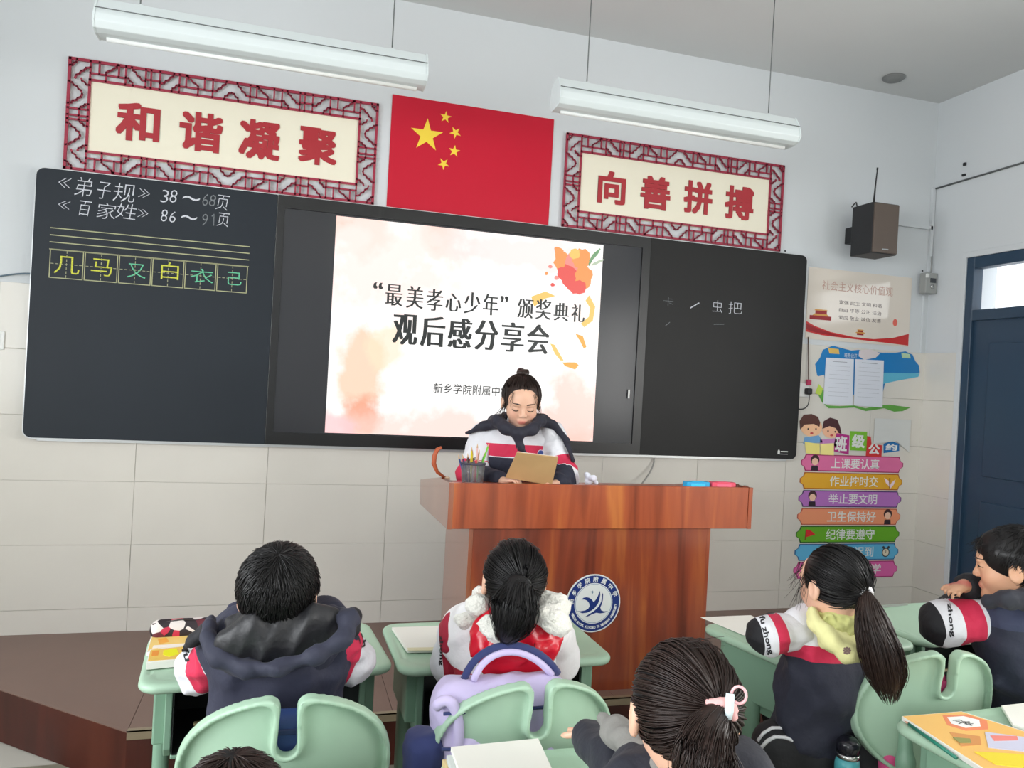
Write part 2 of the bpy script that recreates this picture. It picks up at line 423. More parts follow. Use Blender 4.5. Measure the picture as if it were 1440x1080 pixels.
# door
M['door'] = mat('door_paint', (38, 62, 84), .42, bump=.05, bscale=120, var=.05, vscale=3)
d = MB(); fw = .055
dx0, dx1 = WR-.004, WR+.07
for y0, y1, q0, q1 in ((DY1-fw, DY1, PLAT*0, DZ), (DY0, DY0+fw, 0, DZ), (DY0+fw, DY1-fw, DZ-.07, DZ), (DY0+fw, DY1-fw, 2.04, 2.105)):
    d.box(dx0, dx1, y0, y1, q0, q1, bev=.003, seg=1)
door = struct(d.build('door_1', M['door']))
lf = MB(); lf.box(WR+.02, WR+.06, DY0+fw, DY1-fw, .01, 2.04)
lf.build('door_leaf', M['door'], door)
for (ya, yb) in ((DY1-fw-.49, DY1-fw-.12), (DY0+fw+.08, DY0+fw+.37)):
    for (za, zb) in ((.2, .95), (1.1, 1.9)):
        p = MB(); p.poly([(ya, za), (yb, za), (yb, zb), (ya, zb)], WR+.008, WR+.021, 'yz', bev=.005)
        p.build('door_panel', M['door'], door)
MB().box(WR+.03, WR+.036, DY0+fw, DY1-fw, 2.105, DZ-.07).build('pane', M['glass'], door)
c = MB()
c.box(WR-.012, WR+.002, DY1, DY1+.035, 0, DZ+.035, bev=.002, seg=1); c.box(WR-.012, WR+.002, DY0-.035, DY0, 0, DZ+.035, bev=.002, seg=1); c.box(WR-.012, WR+.002, DY0, DY1, DZ, DZ+.035, bev=.002, seg=1)
c.build('door_casing', M['paint'], door)
# platform (a trapezoid stage with slanted ends)
M['stage'] = mat('stage_board', (122, 96, 86), .42, bump=.04, bscale=90, var=.05, vscale=4)
M['riser'] = wood('riser_board', [(52, 20, 14), (62, 24, 17), (70, 27, 19), (78, 31, 21), (86, 38, 26)], .35, 6, 1, 0)
M['nosing'] = mat('metal_edge_strip', (150, 136, 112), .35, metal=.3)
XA, XB, YF = .679, 3.50, -1.125; XAw, XBw = -.635, 4.81
plat_pts = [(XAw, -.0095), (XA, YF), (XB, YF), (XBw, -.0095)]
pl = struct(MB().poly(plat_pts, 0, PLAT-.004, 'xy').build('platform', M['riser']))
top = MB()
def inset(p, q): return p
cutx = [XAw, .679, 1.62, 2.56, 3.5, XBw]
def yl(x):
    if x < XA: return -.0095+(x-XAw)/(XA-XAw)*(YF+.0095)
    if x > XB: return YF+(x-XB)/(XBw-XB)*(-.0095-YF)
    return YF
for a, b in zip(cutx[:-1], cutx[1:]):
    pts = [(a+.001, -.01), (a+.001, yl(a+.001)), (b-.001, yl(b-.001)), (b-.001, -.01)]
    if abs(pts[0][1]-pts[1][1]) < .01: pts = pts[1:]
    if abs(pts[-1][1]-pts[-2][1]) < .01: pts = pts[:-1]
    MB().poly(pts, PLAT-.004, PLAT, 'xy').build('stage_panel', M['stage'], pl)
ns = MB()
for p, q in zip(plat_pts[:-1], plat_pts[1:]):
    p = np.array(p); q = np.array(q); dd = (q-p)/np.linalg.norm(q-p); nn = np.array([dd[1], -dd[0]])
    a = p+nn*.004; b = q+nn*.004; c2 = q-nn*.022; e = p-nn*.022
    if abs(nn[0]) > .3: continue
    ns.poly([tuple(a), tuple(b), tuple(c2), tuple(e)], PLAT-.001, PLAT+.003, 'xy')
    ns.poly([tuple(a), tuple(b), tuple(q), tuple(p)], PLAT-.028, PLAT+.003, 'xy')
ns.build('nosing', M['nosing'], pl)

# ================================================================ SMART BLACKBOARD
M['frame_b'] = mat('board_frame', (14, 14, 16), .3)
M['alu2'] = mat('board_edge', (205, 207, 208), .3, metal=.6)
M['board'] = mat('chalkboard_grey', (34, 40, 47), .5, spec=.25, var=.10, vscale=1.6)
M['board_r'] = mat('chalkboard_grey_right', (30, 30, 30), .5, spec=.25, var=.12, vscale=2.2)
M['screen_off'] = mat('screen_glass', (46, 47, 51), .2, spec=.4)
BX0, BX1, BZ0, BZ1 = 0, 4.1766, 1.132, 2.382
def rrect(x0, x1, z0, z1, r, corners=(1, 1, 1, 1), n=5):
    out = []
    for (cx, cz, a0, on) in ((x1-r, z1-r, 0, corners[0]), (x0+r, z1-r, PI/2, corners[1]), (x0+r, z0+r, PI, corners[2]), (x1-r, z0+r, 1.5*PI, corners[3])):
        if on:
            out += [(cx+r*math.cos(a0+k*PI/2/n), cz+r*math.sin(a0+k*PI/2/n)) for k in range(n+1)]
        else: out.append((cx+(r if a0 in (0, 1.5*PI) else -r), cz+(r if a0 in (0, PI/2) else -r)))
    return out
bb = MB(); bb.poly(rrect(BX0-.006, BX1+.006, BZ0-.006, BZ1+.006, .04), -.05, -.008)
board = bb.build('smart_blackboard', M['alu2'])
tag(board, 'long dark sliding blackboard with a lit presentation screen in its middle', 'blackboard')
MB().poly(rrect(BX0, 1.066, BZ0, BZ1, .035, (0, 1, 1, 0)), -.062, -.05, bev=.002).build('left_chalkboard', M['board'], board)
MB().poly(rrect(3.123, BX1, BZ0, BZ1, .035, (1, 0, 0, 1)), -.062, -.05, bev=.002).build('right_chalkboard', M['board_r'], board)
fr = MB()
for x0, x1, z0, z1 in ((1.068, 3.121, BZ1-.062, BZ1), (1.068, 3.121, BZ0, BZ0+.062), (1.068, 1.102, BZ0+.062, BZ1-.062), (3.07, 3.121, BZ0+.062, BZ1-.062)):
    fr.box(x0, x1, -.066, -.05, z0, z1)
fr.build('screen_frame', M['frame_b'], board)
# the rails that show as a pale line under the board, and screws
MB().box(.05, 4.13, -.03, -.012, BZ0-.016, BZ0-.006).build('lower_rail', M['alu2'], board)
scr = MB().box(1.102, 3.07, -.058, -.05, BZ0+.062, BZ1-.062).build('screen', M['screen_off'], board)
# slide shown on the screen: watercolour ground, flowers, ribbons, lettering
def slide_mat():
    m = bpy.data.materials.new('slide_light'); m.use_nodes = True; nt = m.node_tree; N = nt.nodes; L = nt.links
    b = N['Principled BSDF']; b.inputs['Base Color'].default_value = (.02, .02, .02, 1); b.inputs['Roughness'].default_value = .2
    tc = N.new('ShaderNodeTexCoord'); col = None
    n = N.new('ShaderNodeTexNoise'); n.inputs['Scale'].default_value = 5.5; n.inputs['Detail'].default_value = 7; L.new(tc.outputs['Object'], n.inputs['Vector'])
    nf = N.new('ShaderNodeTexNoise'); nf.inputs['Scale'].default_value = 26; nf.inputs['Detail'].default_value = 6; L.new(tc.outputs['Object'], nf.inputs['Vector'])
    prev = None
    blobs = [((1.42, 2.27), (.26, .16), (255, 176, 150), .9), ((1.42, 2.20), (.10, .07), (255, 255, 255), .6), ((1.88, 2.26), (.08, .13), (255, 176, 155), .75),
             ((1.60, 2.10), (.45, .30), (255, 226, 218), .9), ((2.35, 2.22), (.38, .12), (255, 220, 216), .8), ((1.52, 1.52), (.11, .22), (255, 200, 168), .95), ((1.54, 1.28), (.10, .11), (248, 160, 130), 1.0),
             ((1.64, 1.66), (.08, .13), (255, 222, 190), .8), ((2.0, 1.2), (.9, .12), (255, 205, 192), .75), ((2.72, 1.32), (.24, .24), (255, 190, 175), .85),
             ((1.40, 1.22), (.12, .07), (252, 200, 205), .8), ((2.76, 1.95), (.12, .3), (255, 236, 228), .8)]
    for (cx, cz), (rx, rz), c, s in blobs:
        mp = N.new('ShaderNodeMapping'); mp.inputs['Location'].default_value = (-cx/rx, 0, -cz/rz); mp.inputs['Scale'].default_value = (1/rx, 0, 1/rz)
        L.new(tc.outputs['Object'], mp.inputs['Vector'])
        ln = N.new('ShaderNodeVectorMath'); ln.operation = 'LENGTH'; L.new(mp.outputs[0], ln.inputs[0])
        ad = N.new('ShaderNodeMath'); ad.operation = 'MULTIPLY_ADD'; L.new(n.outputs['Fac'], ad.inputs[0]); ad.inputs[1].default_value = -2.2; L.new(ln.outputs['Value'], ad.inputs[2])
        ad2 = N.new('ShaderNodeMath'); ad2.operation = 'MULTIPLY_ADD'; L.new(nf.outputs['Fac'], ad2.inputs[0]); ad2.inputs[1].default_value = -.5; L.new(ad.outputs[0], ad2.inputs[2])
        mr = N.new('ShaderNodeMapRange'); mr.inputs['From Min'].default_value = -.75; mr.inputs['From Max'].default_value = -.15; mr.inputs['To Min'].default_value = s*.9; mr.inputs['To Max'].default_value = 0
        L.new(ad2.outputs[0], mr.inputs['Value'])
        mx = N.new('ShaderNodeMix'); mx.data_type = 'RGBA'; L.new(mr.outputs[0], mx.inputs[0])
        if prev is None: mx.inputs[6].default_value = (1, .985, .97, 1)
        else: L.new(prev, mx.inputs[6])
        mx.inputs[7].default_value = (*lin(c), 1); prev = mx.outputs[2]
    L.new(prev, b.inputs['Emission Color']); b.inputs['Emission Strength'].default_value = 1.1
    return m
SX0, SX1, SZ0, SZ1 = 1.356, 2.83, 1.2, 2.31
slide = MB().box(SX0, SX1, -.0592, -.057, SZ0, SZ1).build('slide', slide_mat(), scr)
def glow(name, c, s=1.0): return mat(name, (10, 10, 10), .3, emit=c, estr=s)
G = {k: glow('slide_'+k, c) for k, c in dict(red=(238, 90, 84), pink=(248, 150, 140), orange=(250, 160, 90), amber=(244, 176, 70), gold=(250, 205, 110), green=(120, 165, 120), sage=(190, 205, 180)).items()}
ink = mat('slide_ink', (8, 10, 10), .3, emit=(40, 44, 44), estr=.6)
def petal(cx, cz, rx, rz, a, m, y, wob=.12):
    r = random.Random(int(cx*1000+cz*777)); pts = []
    for k in range(18):
        q = 2*PI*k/18; rr = 1+wob*math.sin(3*q+r.uniform(0, 6))
        X, Z = rx*math.cos(q)*rr, rz*math.sin(q)*rr
        pts.append((cx+X*math.cos(a)-Z*math.sin(a), cz+X*math.sin(a)+Z*math.cos(a)))
    MB().poly(pts, y, y+.0004).build('slide_flower', m, scr)
yy = -.0600
for cx, cz, rx, rz, a, m in [(2.60, 2.18, .055, .075, .4, 'orange'), (2.66, 2.16, .06, .09, 0, 'pink'), (2.70, 2.22, .05, .06, -.5, 'orange'), (2.64, 2.11, .05, .075, .3, 'red'), (2.72, 2.12, .05, .07, -.2, 'orange'),
                             (2.69, 2.06, .05, .04, 0, 'red'), (2.57, 2.24, .025, .04, .6, 'orange'), (2.60, 2.12, .03, .05, .5, 'red'), (2.66, 2.245, .03, .03, 0, 'gold'), (2.56, 2.10, .014, .012, 0, 'pink'), (2.52, 2.16, .012, .01, 0, 'pink'), (2.54, 2.06, .012, .01, 0, 'red'), (2.50, 2.12, .008, .01, 0, 'orange'),
                             (2.78, 2.25, .05, .010, .9, 'green'), (2.80, 2.21, .04, .008, .5, 'sage'), (2.76, 2.22, .035, .008, 1.2, 'green')]:
    petal(cx, cz, rx, rz, a, G[m], yy); yy -= .0001
def ribbon(pts, m, y):
    MB().poly(pts, y, y+.0004).build('slide_ribbon', G[m], scr)
ribbon([(2.42, 1.985), (2.50, 2.02), (2.56, 2.0), (2.50, 1.98), (2.44, 1.93)], 'gold', -.0602)
ribbon([(2.76, 2.02), (2.80, 1.96), (2.79, 1.88), (2.74, 1.84), (2.72, 1.86), (2.765, 1.90), (2.77, 1.95), (2.74, 1.99)], 'gold', -.0602)
ribbon([(2.69, 1.80), (2.735, 1.79), (2.76, 1.73), (2.745, 1.72), (2.72, 1.76)], 'amber', -.0603)
ribbon([(2.545, 1.735), (2.57, 1.73), (2.63, 1.645), (2.61, 1.645), (2.575, 1.68)], 'gold', -.0604)
ribbon([(2.62, 1.635), (2.70, 1.64), (2.72, 1.625), (2.70, 1.60), (2.64, 1.615)], 'amber', -.0604)
def pxt(s, px0, px1, py0, py1, y, name, m, par, **k):
    """one string fitted to the place it has on the wall plane"""
    a = at_y(px0, py1, y); b = at_y(px1, py1+(px1-px0)*0, y); z1 = at_y((px0+px1)/2, py0, y)[2]; z0 = at_y((px0+px1)/2, py1, y)[2]
    return text(name, s, a[0], b[0], z0, z1, y, m, par, **k)
ys = -.0606
for s, x0, x1, z0, z1 in [('“', 1.56, 1.61, 1.955, 1.99), ('最', 1.625, 1.715, 1.875, 1.985), ('美', 1.735, 1.825, 1.87, 1.985), ('孝', 1.84, 1.93, 1.865, 1.98), ('心', 1.945, 2.03, 1.87, 1.965), ('少', 2.045, 2.135, 1.865, 1.98), ('年', 2.15, 2.235, 1.865, 1.98), ('”', 2.245, 2.29, 1.94, 1.975),
                          ('颁', 2.345, 2.435, 1.865, 1.97), ('奖', 2.45, 2.54, 1.865, 1.975), ('典', 2.555, 2.645, 1.865, 1.965), ('礼', 2.66, 2.74, 1.865, 1.965)]:
    text('slide_lettering', s, x0, x1, z0, z1, ys, ink, scr, bold=-.008, serif=5)
for i, s in enumerate('观后感分享会'):
    text('slide_lettering', s, 1.672+i*.147, 1.672+i*.147+.132, 1.675-.0*i, 1.835, ys, ink, scr, bold=-.002, serif=6)
text('slide_lettering', '新乡学院附属中学', 1.905, 2.325, 1.43, 1.483, ys, ink, scr, bold=.004)
# chalk writing
def chalk(name, c): return mat(name, c, .95, var=.35, vscale=220)
CH = dict(w=chalk('white_chalk', (198, 200, 208)), f=chalk('faint_chalk', (120, 124, 128)), y=chalk('yellow_chalk', (202, 204, 78)), g=chalk('green_chalk', (104, 190, 150)), l=mat('printed_line', (176, 176, 138), .8))
lb = [o for o in board.children if o.name.startswith('left_chalk')][0]; rb = [o for o in board.children if o.name.startswith('right_chalk')][0]
yc = -.0632
def hand(s, px, py, wpx, hpx, m, rot=0, sh=0, bold=-.012, par=None):
    a = at_y(px-wpx/2, py, yc); b = at_y(px+wpx/2, py, yc); t = at_y(px, py-hpx/2, yc)[2]; u = at_y(px, py+hpx/2, yc)[2]
    text('chalk_writing', s, a[0], b[0], u, t, yc, CH[m], par or lb, bold=bold, rot=rot, shear=sh, depth=.0004)
for s, px, py, wp, hp, m in [('《', 91, 257, 18, 14, 'w'), ('弟', 118, 263, 24, 27, 'w'), ('子', 146, 268, 19, 24, 'w'), ('规', 175, 271, 30, 26, 'w'), ('》', 203, 272, 16, 12, 'w'), ('3', 232, 276, 10, 18, 'w'), ('8', 244, 276, 10, 18, 'w'), ('~', 269, 279, 24, 6, 'w'), ('6', 289, 281, 8, 17, 'f'), ('8', 299, 282, 9, 16, 'f'), ('页', 313, 285, 17, 21, 'w'),
                              ('《', 90, 288, 17, 11, 'w'), ('百', 119, 293, 17, 21, 'w'), ('家', 150, 297, 26, 22, 'w'), ('姓', 178, 297, 28, 22, 'w'), ('》', 201, 300, 15, 11, 'w'), ('8', 231, 303, 9, 17, 'w'), ('6', 243, 305, 9, 16, 'w'), ('~', 266, 306, 22, 6, 'w'), ('9', 288, 309, 8, 17, 'f'), ('页', 314, 309, 16, 19, 'w')]:
    hand(s, px, py, wp, hp, m, rot=random.uniform(-.04, .04), sh=.1)
def at2(px, py): p = at_y(px, py, yc); return (p[0], p[2])
def chalkline(P, wd, m, par):
    b = MB()
    for p, q in zip(P[:-1], P[1:]):
        p = np.array(p); q = np.array(q); d_ = q-p; l = np.linalg.norm(d_)
        if l < 1e-6: continue
        n_ = np.array([-d_[1], d_[0]])/l*wd/2; e_ = d_/l*wd*.3
        b.poly([tuple(p-e_+n_), tuple(q+e_+n_), tuple(q+e_-n_), tuple(p-e_-n_)], yc, yc+.0006)
    return b.build('chalk_line', m, par)
# the printed practice grid: four staff lines, six boxed squares with dashed crosses
chalkline([at2(298, 304), at2(301, 301), at2(300.5, 317)], .0035, CH['f'], lb)
gx0, gx1 = at2(71, 325)[0], at2(351, 345)[0]
zt = [at2(71, 320)[1], at2(71, 330)[1], at2(71, 340)[1], at2(71, 350)[1]]
for z in zt: chalkline([(gx0, z), (gx1, z)], .0042, CH['l'], lb)
gz1, gz0 = at2(71, 350)[1], at2(71, 390)[1]
cw = (gx1-gx0)/6
CL = CH['l']
for i in range(6):
    a, b = gx0+cw*i+.004, gx0+cw*(i+1)-.004
    chalkline([(a, gz1-.002), (b, gz1-.002), (b, gz0), (a, gz0), (a, gz1-.002)], .0038, CL, lb)
    for k in range(7):
        u = (k+.2)/7; v = (k+.75)/7
        chalkline([(a+(b-a)*u, (gz0+gz1)/2), (a+(b-a)*v, (gz0+gz1)/2)], .0022, CL, lb)
        chalkline([((a+b)/2, gz0+(gz1-gz0)*u), ((a+b)/2, gz0+(gz1-gz0)*v)], .0022, CL, lb)
for s, px, py, wp, hp, m in [('几', 94, 373, 36, 25, 'y'), ('马', 143, 376, 30, 24, 'y'), ('又', 192, 381, 26, 20, 'g'), ('白', 239, 381, 25, 24, 'y'), ('衣', 284, 388, 32, 20, 'g'), ('己', 330, 392, 20, 18, 'g')]:
    hand(s, px, py, wp, hp, m, bold=-.006)
for s, px, py, wp, hp, m in [('虫', 1009, 431, 14, 17, 'w'), ('把', 1034, 433, 19, 17, 'w'), ('卡', 940, 424, 14, 12, 'f')]:
    hand(s, px, py, wp, hp, m, par=rb, bold=-.018)
chalkline([at2(971, 433), at2(983, 426)], .006, CH['w'], rb); chalkline([at2(1004, 456), at2(1018, 456)], .003, CH['f'], rb); chalkline([at2(936, 458), at2(942, 453)], .003, CH['f'], rb)
smear = mat('chalk_smear', (70, 70, 70), .9, alpha=.25)
# small white mark in the lower right corner of the board
q0 = at2(1096, 636)
b = MB(); b.poly([(q0[0]-.012, q0[1]-.012), (q0[0]+.004, q0[1]-.012), (q0[0]+.004, q0[1]+.006), (q0[0]-.004, q0[1]+.02), (q0[0]-.012, q0[1]+.006)], yc, yc+.0006); b.box(q0[0]+.01, q0[0]+.06, yc, yc+.0006, q0[1]+.002, q0[1]+.008); b.box(q0[0]-.004, q0[0]+.06, yc, yc+.0006, q0[1]-.012, q0[1]-.009)
b.build('corner_mark', M['plastic_w'], rb)
MB().box(at2(884, 555)[0]-.006, at2(884, 555)[0]+.004, -.07, -.0655, at2(884, 560)[1], at2(884, 548)[1], bev=.001).build('side_button', M['plastic_w'], board)

# ================================================================ FLAG AND THE TWO MOTTO BOARDS
M['flag'] = mat('flag_red', (192, 22, 48), .42, spec=.25, var=.02, vscale=2)
M['star'] = mat('flag_gold', (238, 206, 60), .4)
FX, FZ, FH = 1.6114+.004, 1.254+1.132+.004, .6
FX0, FX1, FZ0, FZ1 = 1.612, 2.514, 2.386, 2.99
flag = MB().box(FX0, FX1, -.006, -.0005, FZ0, FZ1, bev=.0008, seg=1).build('flag_poster', M['flag'])
tag(flag, 'red national flag sheet with five gold stars on the wall above the screen', 'flag')
def star(cx, cz, r, a0, name='star'):
    pts = [(cx+(r if k % 2 == 0 else r*.382)*math.sin(a0+k*PI/5), cz+(r if k % 2 == 0 else r*.382)*math.cos(a0+k*PI/5)) for k in range(10)]
    MB().poly(pts, -.0072, -.006).build(name, M['star'], flag)
uw = (FX1-FX0)/30; uh = (FZ1-FZ0)/20
star(FX0+6.4*uw, FZ1-6.3*uh, 3.0*uh, 0)
for (gx, gy) in ((9.6, 2.6), (11.5, 5.1), (11.5, 8.4), (9.7, 10.9)):
    dx, dz = (6.4-gx), -(6.3-gy); star(FX0+gx*uw, FZ1-gy*uh, 1.1*uh, math.atan2(dx, dz))
M['lattice'] = mat('lattice_red', (152, 34, 60), .45)
M['cream'] = mat('cream_board', (232, 226, 206), .5)
M['motto'] = mat('motto_red', (166, 34, 44), .45)
def motto(name, x0, x1, z0, z1, bw, chars, label):
    root = empty(name, (x0, 0, z0)); W, H = x1-x0, z1-z0
    MB().box(bw*.92, W-bw*.92, -.012, -.002, bw*.92, H-bw*.92).build('cream_panel', M['cream'], root)
    b = MB(); t = .0048; Y0, Y1 = -.020, -.010
    def seg(p, q, th=t):
        p = np.array(p); q = np.array(q); d_ = q-p; l = np.linalg.norm(d_)
        if l < 1e-5: return
        n_ = np.array([-d_[1], d_[0]])/l*th; e_ = d_/l*th*.8
        b.poly([tuple(p-e_+n_), tuple(q+e_+n_), tuple(q+e_-n_), tuple(p-e_-n_)], Y0, Y1)
    for a, c in (((0, 0), (W, 0)), ((W, 0), (W, H)), ((W, H), (0, H)), ((0, H), (0, 0))): seg(a, c, t*1.35)
    for a, c in (((bw, bw), (W-bw, bw)), ((W-bw, bw), (W-bw, H-bw)), ((W-bw, H-bw), (bw, H-bw)), ((bw, H-bw), (bw, bw))): seg(a, c, t*1.2)
    curve = [(.28, 1), (.34, .84), (.48, .76), (.56, .60), (.70, .54), (.78, .40), (1, .34)]
    curve2 = [(0, .42), (.14, .38), (.22, .24), (.34, .18), (.38, 0)]
    MOD = {'A': (1.6, [[(0, 0), (0, 1)], [(0, .36), (1, .36)], [(.25, .36), (.25, 1)], [(.44, 0), (.44, .5), (.52, .62), (.6, .68), (.66, .8), (.74, .88), (.76, 1)], [(.8, .36), (.8, 1)], [(1, 0), (1, 1)]]),
           'B': (.92, [curve, curve2]), 'C': (.66, [[(0, 0), (0, 1)], [(0, .45), (1, .45)], [(.38, 0), (.38, 1)], [(1, 0), (1, 1)]])}
    def strip(Lg, n0, place, seq):
        tot = sum(MOD[s[0]][0] for s in seq); sc = Lg/(tot*bw); u = 0
        for s in seq:
            wd, ls = MOD[s[0]]; wd = wd*bw*sc
            for l in ls:
                P = [((1-p[0]) if s.endswith('m') else p[0], p[1]) for p in l]
                P = [place(u+p[0]*wd, p[1]*bw) for p in P]
                for a, c in zip(P[:-1], P[1:]): seg(a, c, t*.82)
            u += wd
    seq = ['A', 'B', 'C', 'Bm', 'Am', 'Bm', 'B', 'Am', 'B', 'C', 'Bm', 'A'] if W > 1.4 else ['A', 'B', 'C', 'Bm', 'Am', 'Bm', 'B', 'Am', 'B', 'C', 'Bm', 'A']
    strip(W-2*bw, 0, lambda u, v: (bw+u, H-bw+v), seq)
    strip(W-2*bw, 0, lambda u, v: (bw+u, bw-v), seq)
    sq = ['B', 'Bm', 'C', 'B', 'Bm']
    strip(H-2*bw, 0, lambda u, v: (bw-v, bw+u), sq); strip(H-2*bw, 0, lambda u, v: (W-bw+v, bw+u), sq)
    for cx, cz, sx, sz in ((0, 0, 1, 1), (W, 0, -1, 1), (0, H, 1, -1), (W, H, -1, -1)):
        for c_ in (curve, [(p[1]*.0+p[0]*.9, p[1]*.9) for p in curve2]):
            P = [(cx+sx*p[0]*bw, cz+sz*p[1]*bw) for p in c_]
            for a, c in zip(P[:-1], P[1:]): seg(a, c, t*.82)
    b.build('lattice_frame', M['lattice'], root)
    for s, (a, c, e, f) in chars:
        o = text('motto_character', s, a-x0, c-x0, e-z0, f-z0, -.0165, M['motto'], root, bold=0, thick=.031, depth=.004)
    tag(root, label, 'motto board', 'lattice framed motto boards')
    return root
def boxpx(px0, py0, px1, py1, y=-.016):
    a = at_y(px0, (py0+py1)/2, y); b = at_y(px1, (py0+py1)/2, y); t = at_y((px0+px1)/2, py0, y); u = at_y((px0+px1)/2, py1, y)
    return (a[0], b[0], u[2], t[2])
motto('motto_board', .1016, 1.5375, 2.4027, 2.9185, .088, [('和', boxpx(163, 145, 225, 199)), ('谐', boxpx(252, 158, 313, 213)), ('凝', boxpx(336, 169, 394, 224)), ('聚', boxpx(420, 180, 474, 232))], 'lattice framed cream board with four red characters, left of the flag')
motto('motto_board', 2.5942, 4.0062, 2.4045, 2.9191, .088, [('向', boxpx(841, 241, 880, 287)), ('善', boxpx(901, 248, 943, 295)), ('拼', boxpx(962, 255, 1002, 301)), ('搏', boxpx(1020, 262, 1060, 309))], 'lattice framed cream board with four red characters, right of the flag')

# ================================================================ POSTERS ON THE RIGHT OF THE WALL
def paper(name, x0, x1, z0, z1, y, m, th=.0012): return MB().box(x0, x1, y-th, y, z0, z1).build(name, m)
def flat(pts, y, m, name, par, th=.0004): return MB().poly(pts, y-th, y).build(name, m, par)
PM = lambda c, r=.5: mat('print_%02x%02x%02x' % c, c, r)
P1 = paper('values_poster', 4.236, 5.026, 1.88, 2.329, -.0005, mat('poster_gloss', (222, 212, 200), .10, coat=1), .003)
tag(P1, 'glossy cream poster with pale lettering and a red ribbon along its foot, beside the blackboard', 'poster')
yp = -.0037
red = PM((196, 44, 44), .3); redd = PM((150, 24, 30), .3); gold = PM((206, 150, 70), .3); tan = PM((188, 150, 136), .3); grey = PM((96, 84, 84), .3)
flat([(4.238, 1.99), (4.30, 1.965), (4.42, 1.935), (4.60, 1.915), (4.75, 1.912), (4.90, 1.93), (5.024, 1.965), (5.024, 1.888), (4.90, 1.893), (4.70, 1.899), (4.50, 1.905), (4.36, 1.91), (4.238, 1.925)], yp, red, 'printed_ribbon', P1)
flat([(4.238, 1.975), (4.34, 1.945), (4.48, 1.918), (4.60, 1.908), (4.44, 1.912), (4.3, 1.925), (4.238, 1.94)], yp-.0004, redd, 'printed_ribbon_fold', P1)
for k, (xa, xb, za, zb, m) in enumerate([(4.26, 4.42, 2.005, 2.03, redd), (4.28, 4.40, 2.03, 2.042, gold), (4.30, 4.385, 2.042, 2.062, redd), (4.29, 4.395, 2.062, 2.07, gold), (4.62, 4.67, 1.93, 1.942, redd), (4.605, 4.685, 1.942, 1.95, gold), (4.625, 4.665, 1.95, 1.96, redd), (4.615, 4.675, 1.96, 1.966, gold)]):
    dz = -.0 * k; flat([(xa, za), (xb, za), (xb, zb), (xa, zb)] if m is redd else [(xa, za), (xb, za), (xb-.012, zb), (xa+.012, zb)], yp-.0005, m, 'printed_tower', P1)
flat([(4.91+.018*math.cos(q), 2.03+.024*math.sin(q)) for q in np.linspace(0, 6.1, 14)], yp-.0005, PM((226, 110, 96), .3), 'printed_balloon', P1)
text('poster_lettering', '社会主义核心价值观', 4.34, 4.88, 2.195, 2.255, yp-.0003, tan, P1, depth=.0004)
for r_, s in enumerate(('富强 民主 文明 和谐', '自由 平等 公正 法治', '爱国 敬业 诚信 友善')):
    text('poster_lettering', s, 4.475, 4.80, 2.115-.048*r_, 2.14-.048*r_, yp-.0003, grey, P1, depth=.0004)
# cloud shaped notice board
def sx(px, py, y=-.003): p = at_y(px, py, y); return (p[0], p[2])
cb = empty('cloud_notice_board', (4.3, 0, 1.45)); tag(cb, 'blue cloud shaped wall sticker with a green grassy ribbon below, under the glossy poster', 'wall sticker')
off = np.array([4.3, 1.45])
TY = -.0098
def fl2(pp, y, m, name, par, o_=off, th=.0006): return MB().poly([tuple(np.array(sx(*p))-o_) for p in pp], y-th+TY, y+TY).build(name, m, par)
blue = mat('cloud_blue', (16, 120, 186), .4); cyan = PM((90, 176, 206)); pale = PM((186, 206, 210))
sky = [(1148, 528), (1145, 512), (1152, 503), (1156, 492), (1170, 486), (1184, 490), (1196, 493), (1206, 492), (1215, 494), (1228, 495), (1240, 496), (1258, 496), (1272, 494), (1282, 499), (1286, 508), (1291, 514), (1292, 524), (1270, 527), (1245, 532), (1238, 560), (1160, 550), (1158, 527), (1150, 529)]
fl2(sky, -.001, blue, 'sky_shape', cb)
fl2([(1207, 493), (1222, 491), (1236, 497), (1230, 503), (1214, 506), (1206, 501)], -.0018, PM((214, 204, 206)), 'cloud_shape', cb)
fl2([(1163, 489), (1178, 491), (1179, 498), (1165, 497)], -.0018, PM((222, 184, 96)), 'badge_shape', cb)
fl2([(1266, 496), (1278, 498), (1279, 504), (1267, 503)], -.0018, PM((176, 206, 170)), 'badge_shape', cb)
fl2([(1240, 524), (1292, 525), (1290, 530), (1262, 535), (1240, 540)], -.0012, cyan, 'sky_fade', cb)
fl2([(1148, 552), (1153, 543), (1157, 549), (1156, 566), (1162, 570), (1180, 571), (1200, 570), (1216, 574), (1232, 570), (1250, 569), (1279, 573), (1268, 578), (1256, 579), (1242, 574), (1230, 576), (1216, 578), (1200, 573), (1180, 574), (1164, 574), (1155, 566)], -.0012, PM((92, 160, 66)), 'grass_ribbon', cb)
fl2([(1145, 553), (1150, 540), (1156, 546), (1153, 556)], -.0014, PM((186, 210, 80)), 'leaf_shape', cb)
text('sticker_lettering', '班务公开', *[v-4.3 for v in (sx(1186, 499)[0], sx(1204, 499)[0])], sx(1195, 503)[1]-1.45, sx(1195, 497)[1]-1.45, -.0025+TY, M['plastic_w'], cb, depth=.0004)
Mpap = mat('white_paper', (216, 220, 230), .45); Mline = PM((150, 154, 164))
